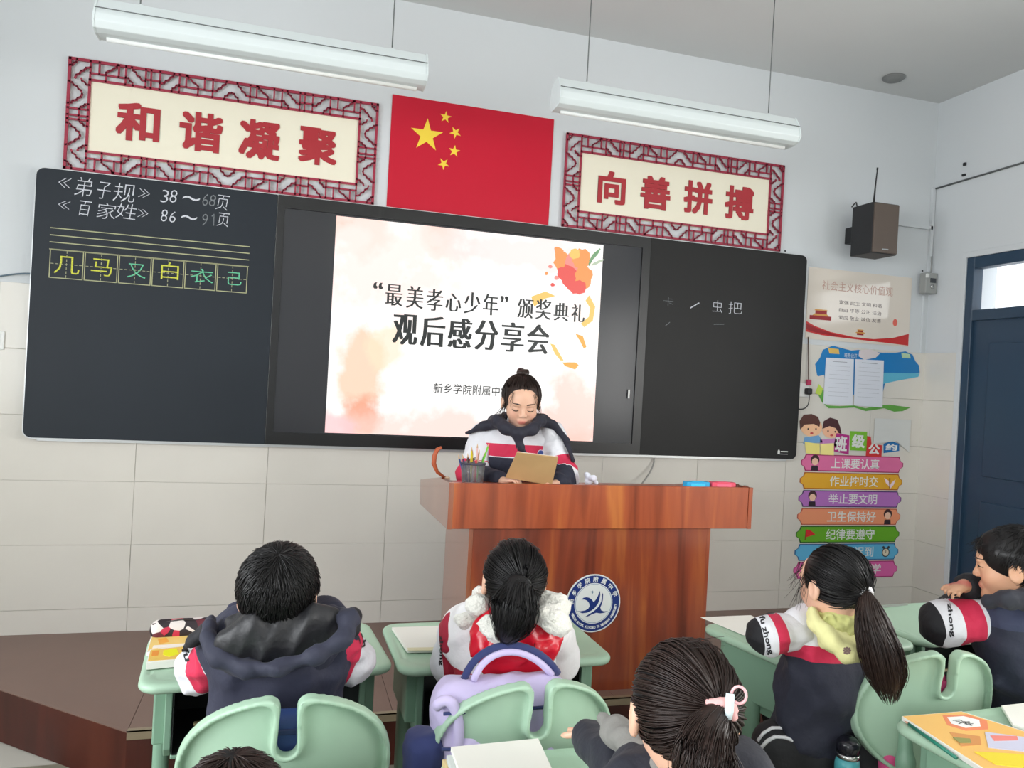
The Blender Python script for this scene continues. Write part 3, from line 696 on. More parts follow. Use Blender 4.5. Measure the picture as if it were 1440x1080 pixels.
def sheet(P, nm, label, y, m=Mpap, lines=True):
    y += TY
    o = MB().poly([tuple(np.array(sx(*p))) for p in P], y-.0015, y).build(nm, m)
    tag(o, label, 'paper', 'sheets taped on the wall')
    if lines:
        a = np.array(sx(*P[0])); b = np.array(sx(*P[1])); d_ = np.array(sx(*P[2]))
        for k in range(9):
            z = a[1]-.022-k*.027; MB().box(a[0]+(.03 if k else .05), b[0]-(.025 if k else .05), y-.0019, y-.0014, z, z+(.004 if k == 0 else .0012)).build('printed_line', Mline, o)
    return o
sheet([(1160, 503), (1199, 505), (1197, 570), (1156, 568)], 'paper_sheet', 'white printed sheet, left of the two taped over the blue cloud sticker', -.0035)
sheet([(1201, 505), (1241, 507), (1239, 573), (1199, 570)], 'paper_sheet', 'white printed sheet, right of the two taped over the blue cloud sticker', -.0040)
sheet([(1228, 588), (1279, 590), (1276, 636), (1258, 620), (1226, 624)], 'paper_sheet', 'pale sheet half covering the title blocks of the class rules', -.0065, PM((208, 210, 208)), False)
# title of the class rules: two cartoon children reading and four lettered blocks
tt = empty('class_rules_title', (4.2, 0, 1.15)); tag(tt, 'sticker of two cartoon children reading beside four coloured lettered blocks', 'wall sticker')
o2 = np.array([4.2, 1.15])
def f3(pp, lay, c, name): return fl2(pp, -.0008-lay*.0007, PM(c) if isinstance(c, tuple) else c, name, tt, o2)
def circ(px, py, rx, ry, n=16, a0=0, a1=2*PI): return [(px+rx*math.cos(a0+(a1-a0)*k/n), py+ry*math.sin(a0+(a1-a0)*k/n)) for k in range(n+(a1-a0 < 6.2))]
f3(circ(1140, 601, 15, 13), 1, (240, 190, 150), 'child_face'); f3([(1124, 604), (1123, 592), (1129, 583), (1140, 582), (1149, 586), (1152, 594), (1151, 600), (1143, 596), (1130, 597)], 2, (84, 44, 36), 'child_hair')
f3(circ(1168, 605, 13, 11), 1, (240, 186, 152), 'child_face'); f3([(1155, 603), (1157, 592), (1166, 587), (1176, 590), (1180, 600), (1182, 610), (1178, 609), (1174, 602), (1165, 599)], 2, (72, 34, 40), 'child_hair')
for x_, y_ in ((1135, 603), (1146, 603), (1163, 606), (1173, 607)): f3(circ(x_, y_, 1.1, 1.3, 8), 3, (50, 30, 30), 'eye')
for x_, y_ in ((1140, 609), (1168, 612)): f3(circ(x_, y_, 2.4, 1.4, 8), 3, (200, 70, 70), 'mouth')
f3([(1130, 615), (1150, 612), (1156, 622), (1128, 624)], 2, (110, 160, 205), 'child_shirt'); f3([(1152, 618), (1176, 616), (1178, 628), (1152, 626)], 2, (196, 130, 190), 'child_shirt')
f3([(1130, 621), (1151, 624), (1151, 639), (1132, 637)], 4, (236, 222, 130), 'book_page'); f3([(1152, 624), (1171, 623), (1171, 640), (1152, 639)], 4, (244, 230, 146), 'book_page')
for pts, c, ch in (([(1175, 609), (1193, 612), (1192, 639), (1169, 634)], (178, 40, 130), '班'), ([(1194, 606), (1218, 607), (1217, 634), (1194, 633)], (120, 184, 50), '级'), ([(1218, 613), (1223, 614), (1224, 624), (1239, 626), (1238, 643), (1216, 641)], (206, 48, 50), '公'), ([(1241, 624), (1252, 620), (1263, 624), (1263, 634), (1241, 637)], (24, 110, 176), '约')):
    f3(pts, 2, c, 'title_block')
    a = np.array([sx(*p) for p in pts]); lo, hi = a.min(0), a.max(0); pad = .018
    if ch in '公约': lo[1] += 0; hi[1] -= .03 if ch == '公' else .0
    text('title_character', ch, lo[0]+pad-4.2, hi[0]-pad-4.2, lo[1]+pad-1.15, hi[1]-pad-1.15, -.0035+TY, M['plastic_w'], tt, thick=.03, depth=.001)
RULES = [('上课要认真', (222, 110, 160), (160, 40, 90), 'pink', 'l', 'kid', 'topmost, child at its left end'), ('作业按时交', (226, 168, 40), (170, 90, 30), 'golden yellow', 'r', 'fly', 'with a butterfly at its right end'), ('举止要文明', (178, 112, 190), (70, 30, 100), 'purple', 'l', 'kid', 'between the yellow and the orange strip'),
         ('卫生保持好', (236, 150, 110), (190, 90, 70), 'orange', 'r', 'kid', 'between the purple and the green strip'), ('纪律要遵守', (100, 170, 30), (30, 90, 30), 'green', 'l', 'flag', 'with a small red flag at its left end'), ('上学不迟到', (92, 178, 220), (20, 90, 150), 'sky blue', 'r', 'clock', 'with an alarm clock at its right end'), ('入座即学', (222, 100, 170), (170, 40, 110), 'pink', 'l', 'flag', 'lowest of the stack')]
Z0 = 1.162
for i, (s, c, oc, cn, side, ic, wh) in enumerate(RULES):
    x0, x1 = 4.252-.002*i, 5.030; z1 = Z0-.1125*i; z0 = z1-.105; zc = (z0+z1)/2; h = z1-z0
    def shp(g, X0=x0, X1=x1, A=z0, B=z1):
        e = .032; return [(X0+e+g, A+g), (X1-e-g, A+g), (X1-e*.7-g*.8, A+h*.25), (X1-g, zc-h*.12), (X1-g, zc+h*.12), (X1-e*.7-g*.8, B-h*.25), (X1-e-g, B-g), (X0+e+g, B-g), (X0+e*.7+g*.8, B-h*.25), (X0+g, zc+h*.12), (X0+g, zc-h*.12), (X0+e*.7+g*.8, A+h*.25)]
    o = MB().poly(shp(0), -.0118, -.0092).build('rule_strip', PM(oc)); tag(o, '%s wall strip of the class rules, %s' % (cn, wh), 'wall sticker', 'class rule strips on the wall')
    MB().poly(shp(.006), -.0124, -.0118).build('strip_face', PM(c), o)
    n = len(s); text('rule_lettering', s, x0+(.22 if n == 5 else .3), x0+(.59 if n == 5 else .66), zc-.034, zc+.034, -.0126, M['plastic_w'], o, bold=.012, depth=.0006)
    ix = x0+.10 if side == 'l' else x1-.10; yi = -.0125
    def ico(pts, c_, l): MB().poly([(ix+a*.9, zc+b_*.9) for a, b_ in pts], yi-.0006*l, yi-.0006*l+.0005).build('strip_icon', PM(c_), o)
    cc = lambda x_, z_, r_, n_=12, sz=1: [(x_+r_*math.cos(2*PI*k/n_), z_+r_*sz*math.sin(2*PI*k/n_)) for k in range(n_)]
    if ic == 'kid':
        ico([(-.03, -.055), (.03, -.055), (.026, -.02), (-.026, -.02)], (40, 26, 40), 0); ico(cc(0, .02, .036), (60, 30, 36), 1); ico(cc(0, .008, .026), (238, 196, 170), 2)
    elif ic == 'fly':
        ico([(-.05, .03), (-.01, .01), (0, -.03), (.02, .0), (.05, .02), (.035, -.02), (.01, -.045), (-.015, -.02), (-.03, -.01)], (232, 210, 220), 1); ico([(-.005, .03), (.003, .03), (.006, -.045), (-.001, -.045)], (90, 60, 70), 2)
    elif ic == 'flag':
        ico([(-.04, -.04), (-.033, -.04), (-.028, .035), (-.035, .035)], (120, 20, 20), 0); ico([(-.033, -.02), (.0, -.012), (.045, .0), (.03, .012), (.0, .03), (-.03, .035)], (206, 30, 34), 1)
    else:
        ico(cc(0, -.006, .034, 14), (50, 50, 60), 0); ico(cc(0, -.006, .026, 14), (226, 214, 190), 1); ico(cc(-.022, .03, .01, 8), (50, 50, 60), 1); ico(cc(.022, .03, .01, 8), (50, 50, 60), 1); ico([(-.002, -.01), (.002, -.01), (.002, .014), (-.002, .014)], (40, 40, 40), 2)

# ================================================================ LIGHTS, SPEAKER, BOXES, CABLES
M['lamp'] = mat('lamp_housing', (208, 216, 217), .35)
M['seam'] = mat('seam_dark', (96, 100, 100), .6)
def fixture(x0, x1, label):
    y = -.86; root = empty('hanging_light', (x0, y, 2.76)); L_ = x1-x0
    # profile in (y,z): curved reflector housing
    prof = [(-.045, .062), (-.06, .03), (-.066, 0), (-.05, -.022), (-.02, -.03), (.05, -.03), (.075, .01), (.06, .075), (.02, .1), (-.02, .1)]
    MB().poly(prof, .002, L_-.002, 'yz', bev=.003).build('housing', M['lamp'], root)
    MB().box(.0, L_, -.0575, -.0535, .050, .0525, M=Matrix.Rotation(0, 4, 'X')).build('seam', M['seam'], root)
    MB().poly([(p[0]*1.04, p[1]*1.03) for p in prof], -.004, .004, 'yz', bev=.001).build('end_cap', M['lamp'], root)
    MB().poly([(p[0]*1.04, p[1]*1.03) for p in prof], L_-.004, L_+.004, 'yz', bev=.001).build('end_cap', M['lamp'], root)
    MB().tube([(.03, .02, -.0335), (L_-.03, .02, -.0335)], .010, 10).build('tube', M['plastic_w'], root)
    for k in (.115, .885):
        MB().tube([(L_*k, 0, .098), (L_*k, 0, HC-2.76-.02)], .0028, 6).build('suspension_rod', M['seam'], root)
        MB().lathe([(.0, .095), (.016, .096), (.016, .104), (.006, .11), (.0, .112)], L_*k, 0, 12).build('rod_fixing', M['lamp'], root)
        MB().lathe([(.0, HC-2.76-.03), (.02, HC-2.76-.028), (.034, HC-2.76-.004), (.034, HC-2.76-.0005)], L_*k, 0, 14).build('ceiling_cup', M['plastic_w'], root)
    tag(root, label, 'lamp', 'white tube lights hung before the blackboard')
fixture(.405, 1.648, 'white hanging tube light above the left motto board')
fixture(2.235, 3.455, 'white hanging tube light above the right motto board')
M['fill_tube'] = mat('added_fill_tube', (250, 250, 250), .4, emit=(255, 250, 240), estr=13)
for i_, (lx, ly) in enumerate([(-.3, -3.9), (1.6, -4.6), (3.4, -3.9), (-.3, -6.6), (1.6, -6.6), (3.4, -6.6)]):  # unseen lamps added behind the camera to brighten ceiling and room
    r_ = empty('added_fill_lamp', (lx, ly, 2.95))
    MB().box(0, 1.2, -.05, .05, .06, .09, bev=.01).build('housing', M['lamp'], r_)
    MB().tube([(.02, 0, .03), (1.18, 0, .03)], .016, 10).build('tube', M['fill_tube'], r_)
    MB().box(0, .02, -.03, .03, .0, .07).box(1.18, 1.2, -.03, .03, 0, .07).build('holder', M['plastic_w'], r_)
    for k in (.15, 1.05): MB().tube([(k, 0, .085), (k, 0, HC-2.95)], .004, 6).build('suspension_rod', M['seam'], r_)
    tag(r_, 'added tube lamp brightening the ceiling, unseen behind the viewer, %s' % ('first row on the window side', 'first row in the middle', 'first row on the door side', 'back row on the window side', 'back row in the middle', 'back row on the door side')[i_], 'lamp', 'added fill lamps behind the viewer')
sp = empty('wall_speaker', (4.44, -.118, 2.395)); tag(sp, 'dark box loudspeaker with a brown front and thin antenna, high on the wall', 'speaker')
M['spk'] = mat('speaker_black', (28, 29, 32), .5); M['grille'] = mat('speaker_grille', (92, 80, 72), .6, bump=.6, bscale=900, bdist=.002)
MB().box(0, .187, -.176, 0, 0, .304, bev=.004).build('cabinet', M['spk'], sp)
MB().box(.005, .182, -.186, -.174, .005, .299, bev=.004).build('grille', M['grille'], sp)
MB().box(.07, .115, -.1885, -.1855, .022, .03, bev=.001).build('badge', M['chrome'], sp)
MB().box(.05, .13, 0, .117, .10, .2, bev=.002).build('bracket', M['spk'], sp)
MB().tube([(.012, -.165, .3), (.016, -.165, .39), (.024, -.165, .50)], [.006, .0045, .003], 8).tube([(.024, -.165, .495), (.0245, -.165, .51)], .005, 8).build('antenna', M['spk'], sp)
MB().tube(bez((.02, -.02, .3), (.0, -.02, .33), (.04, 0, .36), (.06, .08, .33), 8), .004, 6).build('cable', M['spk'], sp)
cdt = MB(); zc_ = 2.69
cdt.box(4.66, 5.155, -.02, -.001, 2.655, 2.68); cdt.box(5.14, 5.162, -.02, -.001, 2.38, 2.93); cdt.box(5.120, 5.130, -.014, -.001, WZ, 2.222)
o = cdt.build('cable_trunking', M['paint']); tag(o, 'painted cable trunking running from the speaker into the room corner', 'cable trunking')
o = MB().tube([(WR-.006, -.02, 2.925), (WR-.006, -1.3, 2.945)], .006, 6).build('wall_cable', M['seam']); tag(o, 'thin grey cable running level along the right wall above the door', 'cable')
hk = MB().box(WR-.012, WR, -.245, -.225, 3.02, 3.04, bev=.003).box(WR-.012, WR, -.245, -.22, 2.955, 2.97, bev=.003).build('cable_clip', M['spk']); tag(hk, 'pair of small dark fixings on the right wall above the cable', 'fixing')
mb = empty('meter_box', (5.066, -.0225, 2.228)); tag(mb, 'small grey meter box at the room corner beside the poster', 'meter box')
M['meter'] = mat('meter_grey', (150, 152, 150), .4); M['meterg'] = mat('meter_window', (60, 64, 68), .15)
MB().box(0, .092, -.055, 0, .0, .135, bev=.006).build('case', M['meter'], mb)
MB().box(.035, .08, -.0575, -.054, .07, .10, bev=.001).build('display_window', M['meterg'], mb)
MB().lathe([(0, 0), (.015, 0), (.013, .006), (0, .008)], 0, 0, 12, Matrix.Translation((.052, -.054, .045))@Matrix.Rotation(PI/2, 4, 'X')).build('dial', M['chrome'], mb)
MB().box(.0, .02, -.062, -.05, .10, .125, bev=.002).build('latch', M['plastic_w'], mb)
MB().tube([(.06, -.03, .13), (.075, -.015, .2), (.078, -.01, .25)], .004, 6).build('cable', M['meter'], mb)
sk = empty('wall_socket', (4.168+.03, 0, 1.50)); tag(sk, 'white wall socket with a black plug beside the right end of the blackboard', 'socket')
q = at_y(1127, 548, 0)
sk.location = (q[0], -.009, q[2])
MB().box(-.035, .043, -.012, 0, -.045, .045, bev=.004).build('cover_plate', M['plastic_w'], sk)
MB().box(.005, .043, -.045, -.01, -.028, .012, bev=.008).build('plug', M['plastic_b'], sk)
MB().tube(bez((.028, -.03, -.02), (.04, -.03, -.1), (.02, -.02, -.13), (-.05, -.02, -.12), 12), .0035, 6).build('plug_cable', M['plastic_b'], sk)
MB().box(.012, .042, -.03, -.011, .03, .065, bev=.003).build('red_plug', PM((170, 40, 80)), sk)
MB().tube([(.027, -.018, .06), (.022, -.012, .2), (.016, -.006, .33)], .0035, 6).build('upper_cable', PM((90, 70, 60)), sk)
q = at_y(4, 479, 0); o = MB().box(q[0]-.075, q[0]+.011, -.02, -.0085, q[2]-.043, q[2]+.043, bev=.004).build('blank_plate', M['plastic_w']); tag(o, 'square white plate on the tiles left of the blackboard', 'wall plate')
MB().box(q[0]-.06, q[0]-.004, -.0225, -.019, q[2]-.03, q[2]+.03, bev=.002).build('rocker', M['plastic_w'], o)
q = at_y(0, 391, 0); q2 = at_y(46, 386, 0)
o = MB().tube(bez((q[0]-.3, -.012, q[2]-.06), (q[0], -.012, q[2]-.01), (q2[0]-.08, -.012, q2[2]+.01), (q2[0]+.03, -.03, q2[2]), 12), .004, 6).build('blue_grey_cable', PM((90, 110, 124))); tag(o, 'thin blue grey cable reaching the left edge of the blackboard', 'cable')
a = at_y(920, 641, -.02); b_ = at_y(890, 690, -.1)
o = MB().tube(bez((a[0], -.02, BZ0-.02), (a[0]+.0, -.03, a[2]-.1), (b_[0]+.05, -.1, b_[2]+.05), (b_[0]-.1, -.12, b_[2]-.15), 14), .005, 6).build('screen_cable', PM((150, 150, 146))); tag(o, 'grey cable hanging from the blackboard down behind the podium', 'cable')
sd = empty('smoke_detector', (4.60, -.22, HC)); tag(sd, 'small round detector on the ceiling near the right corner', 'detector')
MB().lathe([(.0, -.028), (.03, -.026), (.05, -.02), (.055, -.010), (.065, -.008), (.065, -.0005)], 0, 0, 20).build('detector_body', PM((120, 122, 122)), sd)
for px, py in ((1104, 353), (1297, 381)):
    q = at_y(px, py, 0); o = MB().lathe([(0, 0), (.006, 0), (.004, .004), (0, .005)], 0, 0, 10, Matrix.Translation((q[0], -.001, q[2]))@Matrix.Rotation(PI/2, 4, 'X')).build('wall_nail', M['spk'])
    tag(o, 'dark nail head just above the %s' % ('right end of the blackboard' if px < 1200 else 'meter box'), 'nail')

# ================================================================ PODIUM
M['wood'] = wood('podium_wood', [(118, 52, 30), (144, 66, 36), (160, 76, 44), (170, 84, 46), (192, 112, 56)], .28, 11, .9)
M['wood_shaded'] = wood('podium_wood_shaded', [(92, 40, 26), (114, 50, 32), (130, 58, 36), (142, 66, 38), (166, 90, 46)], .3, 11, .8)  # same podium wood, shade under the overhang put into a darker tone
M['woods'] = wood('podium_side_laminate', [(118, 62, 44), (134, 74, 54), (144, 82, 60), (150, 88, 64), (160, 100, 74)], .2, 11, .9, 1.0)
PX0, PX1, PYF = 1.808, 3.217, -1.05
pod = empty('podium', (2.5, -.8, PLAT)); tag(pod, 'wide wooden teacher podium with a round school emblem on its front', 'podium')
po = Vector((2.5, -.8, PLAT)); TR = Matrix.Translation(-po)
def pb(): return MB()
def pbuild(b, name, m, par=pod):
    me = b.mesh(name); me.transform(TR); return obj(name, me, m, par)
pbuild(pb().box(PX0+.001, PX1-.022, PYF, PYF+.02, .903, 1.09, bev=.0015, seg=1), 'front_fascia', M['wood'])
prof = [(PYF-.001, .902), (PYF-.001, 1.090), (-.84, 1.084), (-.365, 1.010), (-.38, .893)]
pbuild(pb().poly(prof, PX0, PX0+.02, 'yz', bev=.001), 'side_panel', M['woods'])
pbuild(pb().poly(prof, PX1-.02, PX1, 'yz', bev=.001), 'side_panel', M['wood'])
pbuild(pb().poly([(PYF+.02, 1.078), (-.84, 1.072), (-.70, 1.049), (-.70, 1.031), (-.84, 1.054), (PYF+.02, 1.058)], PX0+.02, PX1-.02, 'yz'), 'work_top', M['wood'])
pbuild(pb().box(PX0+.02, PX1-.02, PYF+.02, -.70, .905, .92), 'underside', M['wood'])
BX, BX2 = 1.904, 3.018
pbuild(pb().box(BX+.018, BX2-.018, PYF+.012, PYF+.03, PLAT, .905), 'front_panel', M['wood_shaded'])
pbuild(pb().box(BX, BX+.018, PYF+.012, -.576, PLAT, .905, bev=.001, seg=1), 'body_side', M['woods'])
pbuild(pb().box(BX2-.018, BX2, PYF+.012, -.576, PLAT, .905, bev=.001, seg=1), 'body_side', M['wood_shaded'])
pbuild(pb().box(BX+.03, BX2-.03, -.72, -.70, PLAT, .80), 'inner_back', M['wood_shaded'])
# emblem
ey = PYF+.0115; ec = at_y(834, 848, ey); er = (at_y(872, 848, ey)[0]-at_y(796, 848, ey)[0])/2
M['em_blue'] = PM((28, 52, 120), .3); M['em_white'] = PM((226, 230, 228), .3)
def cpts(r, n=40, a0=0, a1=2*PI): return [(ec[0]+r*math.cos(a0+(a1-a0)*k/n), ec[2]+r*math.sin(a0+(a1-a0)*k/n)) for k in range(n)]
em = pbuild(pb().poly(cpts(er), ey-.004, ey), 'emblem', M['em_white'])
def eb(b, name, m):
    me = b.mesh(name); me.transform(TR); return obj(name, me, m, em)
eb(pb().poly(cpts(er*.955), ey-.0046, ey-.004), 'emblem_ring', M['em_blue']); eb(pb().poly(cpts(er*.70), ey-.0052, ey-.0046), 'emblem_centre', M['em_white'])
r1 = pb(); r1.poly(cpts(er*.675), ey-.0056, ey-.0052); eb(r1, 'emblem_line', PM((150, 170, 190))); eb(pb().poly(cpts(er*.655), ey-.006, ey-.0056), 'emblem_centre', M['em_white'])
def ez(u, v): return (ec[0]+(u-586)/390*er, ec[2]+(608-v)/430*er*1.02)   # traced in the emblem's own square
def eshape(pts, m=M['em_blue']): eb(pb().poly([ez(*p) for p in pts], ey-.0066, ey-.006), 'emblem_mark', m)
eshape([(405, 545), (440, 522), (480, 515), (520, 525), (555, 550), (585, 590), (612, 560), (640, 510), (658, 460), (668, 430), (675, 480), (668, 550), (650, 610), (610, 670), (560, 710), (500, 738), (430, 745), (355, 712), (400, 716), (470, 706), (515, 680), (532, 645), (520, 600), (490, 565), (450, 548)])
eshape([(702, 455), (716, 480), (716, 560), (705, 620), (685, 670), (700, 710), (740, 728), (800, 728), (750, 748), (690, 756), (630, 745), (570, 765), (520, 790), (470, 800), (520, 768), (590, 725), (640, 680), (672, 640), (695, 580), (704, 520)])
eshape([(525, 438), (550, 434), (565, 420), (568, 436), (585, 438), (570, 450), (568, 475), (556, 452)], PM((110, 140, 160)))
def arc_text(s, r, hgt, a0, a1, inward=False):
    for i, ch in enumerate(s):
        if ch == ' ': continue
        a = a0+(a1-a0)*(i+.5)/len(s); cx, cz = ec[0]+r*math.cos(a), ec[2]+r*math.sin(a)
        w_ = hgt*(.62 if ord(ch) < 256 else .95)
        o = text('emblem_lettering', ch, cx-w_/2, cx+w_/2, cz-hgt/2, cz+hgt/2, ey-.0052, M['em_white'], None, thick=.02 if ord(ch) > 256 else .03, rot=(a-PI/2) if not inward else a+PI/2, depth=.0004)
        if o: o.data.transform(TR); o.parent = em
arc_text('新乡学院附属中学', er*.825, er*.19, PI*1.03, PI*.06)
arc_text('MIDDLE SCHOOL ATTACHED TO XINXIANG UNIVERSITY', er*.83, er*.09, PI*1.13, PI*1.98, True)

# things on the podium
def on_top(px, y):        # a point of the work top below this picture column
    z = 1.078-(y-PYF-.02)/(.19)*.006 if y < -.84 else 1.072-(y+.84)/.455*.074
    return Vector((at_y(px, 680, y)[0], y, z))
c0 = on_top(664, -.93); cup = empty('pencil_cup', c0); tag(cup, 'clear plastic cup crowded with pencils at the left of the podium', 'cup')
M['clear'] = mat('clear_plastic', (235, 240, 245), .08, trans=.9); M['clear'].node_tree.nodes['Principled BSDF'].inputs['IOR'].default_value = 1.2
t = MB(); t.lathe([(.0, .0), (.045, .0), (.052, .085), (.0495, .085), (.043, .004), (.0, .004)], 0, 0, 24); t.build('cup_wall', M['clear'], cup)
MB().lathe([(.0515, .080), (.0545, .080), (.0545, .087), (.0515, .087)], 0, 0, 24).build('rim', PM((60, 60, 76)), cup)
pc = [((70, 40, 90), 'violet', -.036, -.05, .105), ((206, 160, 130), 'tan', -.028, -.026, .095), ((226, 206, 40), 'yellow', -.012, -.008, .135), ((222, 196, 60), 'mustard', -.004, .0, .12), ((206, 40, 60), 'red', .012, .006, .10), ((224, 180, 176), 'pale pink', .02, .012, .15), ((120, 206, 60), 'lime green', .028, .062, .155), ((70, 180, 80), 'green', .036, .05, .11), ((60, 40, 40), 'dark brown', -.022, -.03, .11), ((190, 140, 110), 'light wooden', .004, .02, .125), ((40, 60, 120), 'blue', -.042, -.06, .10)]
for i, (c, nm, bx_, tx, h) in enumerate(pc):
    by = -.018+.012*(i % 4); b0 = np.array([bx_*.7, by, .006]); b1 = np.array([tx, by*1.3, h]); d_ = (b1-b0)/np.linalg.norm(b1-b0)
    o = MB().tube([b0, b1], .0038, 6).build('pencil', PM(c, .35)); o.location = c0
    MB().tube([b1, b1+d_*.012, b1+d_*.018], [.0038, .0016, .0004], 6).build('sharpened_tip', PM((216, 176, 130)), o)
    tag(o, '%s pencil standing in the clear cup on the podium' % nm, 'pencil', 'pencils in the podium cup')
b0 = np.array(on_top(619, -.84)); b0[0] = PX0+.03; b0[2] = 1.073
q = lambda px, py: at_y(px, py, -.86)
st = MB().tube([b0+[0, 0, .006], q(615, 664), q(610, 652), q(611, 641), q(615, 632), q(621, 629)], [.006, .0075, .011, .0105, .009, .006], 8).build('leather_strap', PM((176, 82, 44), .5)); tag(st, 'curled orange brown strap standing at the left corner of the podium', 'strap')
MB().box(b0[0]-.010, b0[0]+.014, b0[1]-.012, b0[1]+.012, b0[2]-.002, b0[2]+.014, bev=.003).build('strap_end', PM((206, 176, 146)), st)
tp = on_top(826, -.93); ts = SDF(.012); r = np.random.default_rng(3)
for k in range(7): v = r.normal(size=3)*.011; ts.ell((v[0], v[1], .022+v[2]*1.3), (.006+.006*r.random(), .006+.008*r.random(), .012+.012*r.random()), rotm(*r.uniform(0, 3, 3)))
ts.ell((0, 0, .014), (.014, .012, .014))
ti = blob('crumpled_tissue', ts, mat('tissue', (226, 228, 240), .9), None, hc=.0028); ti.location = tp; tag(ti, 'crumpled white tissue standing on the podium right of the reading girl', 'tissue')
for nm, lab, c, pa, pb_, rz in (('chalk_box', 'flat sky blue box lying on the right of the podium', (30, 160, 214), 962, 995, .02), ('chalk_box', 'flat pink red box lying beside the blue one on the podium', (222, 74, 100), 998, 1031, -.02)):
    a = on_top(pa, -.99); b_ = on_top(pb_, -.99); L_ = b_[0]-a[0]
    o = MB().box(0, L_, -.018, .018, 0, .028, bev=.004).build(nm, PM(c, .35)); o.location = (a[0], -.995, 1.0785); o.rotation_euler = (0, 0, rz); tag(o, lab, 'box', 'flat boxes on the podium')
    MB().box(L_*.25, L_*.75, -.019, .012, .0275, .029).box(L_*.2, L_*.8, -.0188, -.0178, .008, .02).build('box_label', PM(tuple(min(255, int(v*1.15+20)) for v in c)), o)
a = on_top(1033, -.97); rope = MB()
for k in range(11):
    p = Vector((a[0]+.006*k, -.985+.008*math.sin(k*.9), 1.0855-.0002*k)); rope.box(p.x-.0048, p.x+.0048, p.y-.006, p.y+.006, p.z-.006, p.z+.006+.005*(k < 3), bev=.002, seg=1)
o = rope.build('bead_string', PM((96, 50, 34), .4)); tag(o, 'string of dark brown beads trailing right of the pink box', 'bead string')
a = on_top(950, -.985); o = MB().tube([a+Vector((0, 0, .005)), a+Vector((.032, 0, .005))], .0045, 8).build('chalk_stub', PM((176, 130, 110))); tag(o, 'short brown stub lying just left of the blue box', 'stub')

# ================================================================ DESKS AND CHAIRS
M['green'] = mat('green_plastic', (168, 198, 174), .42, bump=.12, bscale=500, var=.02, vscale=6)
M['green2'] = mat('green_steel', (132, 168, 144), .4)
M['dark_in'] = mat('drawer_inside', (44, 50, 48), .6)
M['dark_foot'] = mat('dark_foot', (58, 58, 60), .5)
DW, DD, DT = .655, .412, .70
dt = SDF(.004)
dt.box((0, 0, -.0135), (DW/2, DD/2, .0135), .0132)
def rr2(X, Y, hx, hy, r): qx = abs(X)-hx+r; qy = abs(Y)-hy+r; return np.sqrt(np.maximum(qx, 0)**2+np.maximum(qy, 0)**2)+np.minimum(np.maximum(qx, qy), 0)-r
dt.p = []
def f_top(X, Y, Z):
    d2 = rr2(X, Y, DW/2, DD/2, .055); w_ = .0135; q1 = d2+w_; q2 = abs(Z+.0135)-.0135+w_
    return np.sqrt(np.maximum(q1, 0)**2+np.maximum(q2, 0)**2)+np.minimum(np.maximum(q1, q2), 0)-w_
dt.fn((-DW/2, -DD/2, -.027), (DW/2, DD/2, 0), f_top, k=.002)
dt.fn((-DW/2, -DD/2, -.01), (DW/2, DD/2, .01), lambda X, Y, Z: np.maximum(rr2(X, Y-.0, DW/2-.036, DD/2-.036, .03), abs(Z)-.0022), k=.003, sub=True)
for gx in (-DW/2+.026,):
    dt.cap((gx, -.12, .001), (gx, .10, .001), .0055, k=.003, sub=True)
V, Fq = dt.mesh(.0075, ((), (), ((-.03, .004),)), .003); top_me = npmesh('desk_top', smoothv(V, Fq, 1), Fq); top_me.materials.append(M['green'])
def shell_mesh():
    b = MB(); w2, d0, d1, h = DW/2-.075, -.15, .15, .20
    for s in (-1, 1):
        pr = [(d0, 0), (d1, 0), (d1, -h*.8), (d1-.04, -h), (d0+.03, -h), (d0, -h+.03)]
        b.poly(pr, s*w2-.009, s*w2+.009, 'yz', bev=.003)
    b.box(-w2+.009, w2-.009, d0+.005, d1, -h, -h+.012, bev=.003, seg=1); b.box(-w2+.009, w2-.009, d1-.01, d1, -h+.012, 0)
    return b.mesh('storage_box')
box_me = shell_mesh(); box_me.materials.append(M['green2'])
lin_b = MB(); w2 = DW/2-.085
lin_b.box(-w2, w2, .134, .139, -.186, -.001).box(-w2, -w2+.003, -.145, .134, -.186, -.001).box(w2-.003, w2, -.145, .134, -.186, -.001).box(-w2+.003, w2-.003, -.145, .134, -.188, -.185)
lin_me = lin_b.mesh('box_lining'); lin_me.materials.append(M['dark_in'])
ledge_me = MB().box(-.19, .19, -.14, -.125, -.12, -.112, bev=.002, seg=1).mesh('inner_rail'); ledge_me.materials.append(mat('brass_rail', (120, 110, 80), .4))
cb_ = SDF(.01); cb_.box((0, 0, -.30), (.021, .036, .13), .018); V, Fq = cb_.mesh(.009); col_me = npmesh('column', V, Fq); col_me.materials.append(M['green2'])
fb = MB(); fb.box(-.014, .014, -.024, .024, -.64, -.40, bev=.008); fb.poly([(-.2, -.70), (.2, -.70), (.19, -.665), (.03, -.635), (-.03, -.635), (-.19, -.665)], -.02, .02, 'yz', bev=.006)
foot_me = fb.mesh('foot'); foot_me.materials.append(M['dark_foot'])
hook_me = MB().tube([(0, 0, 0), (.012, 0, -.012), (.022, 0, -.010), (.026, 0, .002)], .004, 6).mesh('bag_hook'); hook_me.materials.append(M['chrome'])
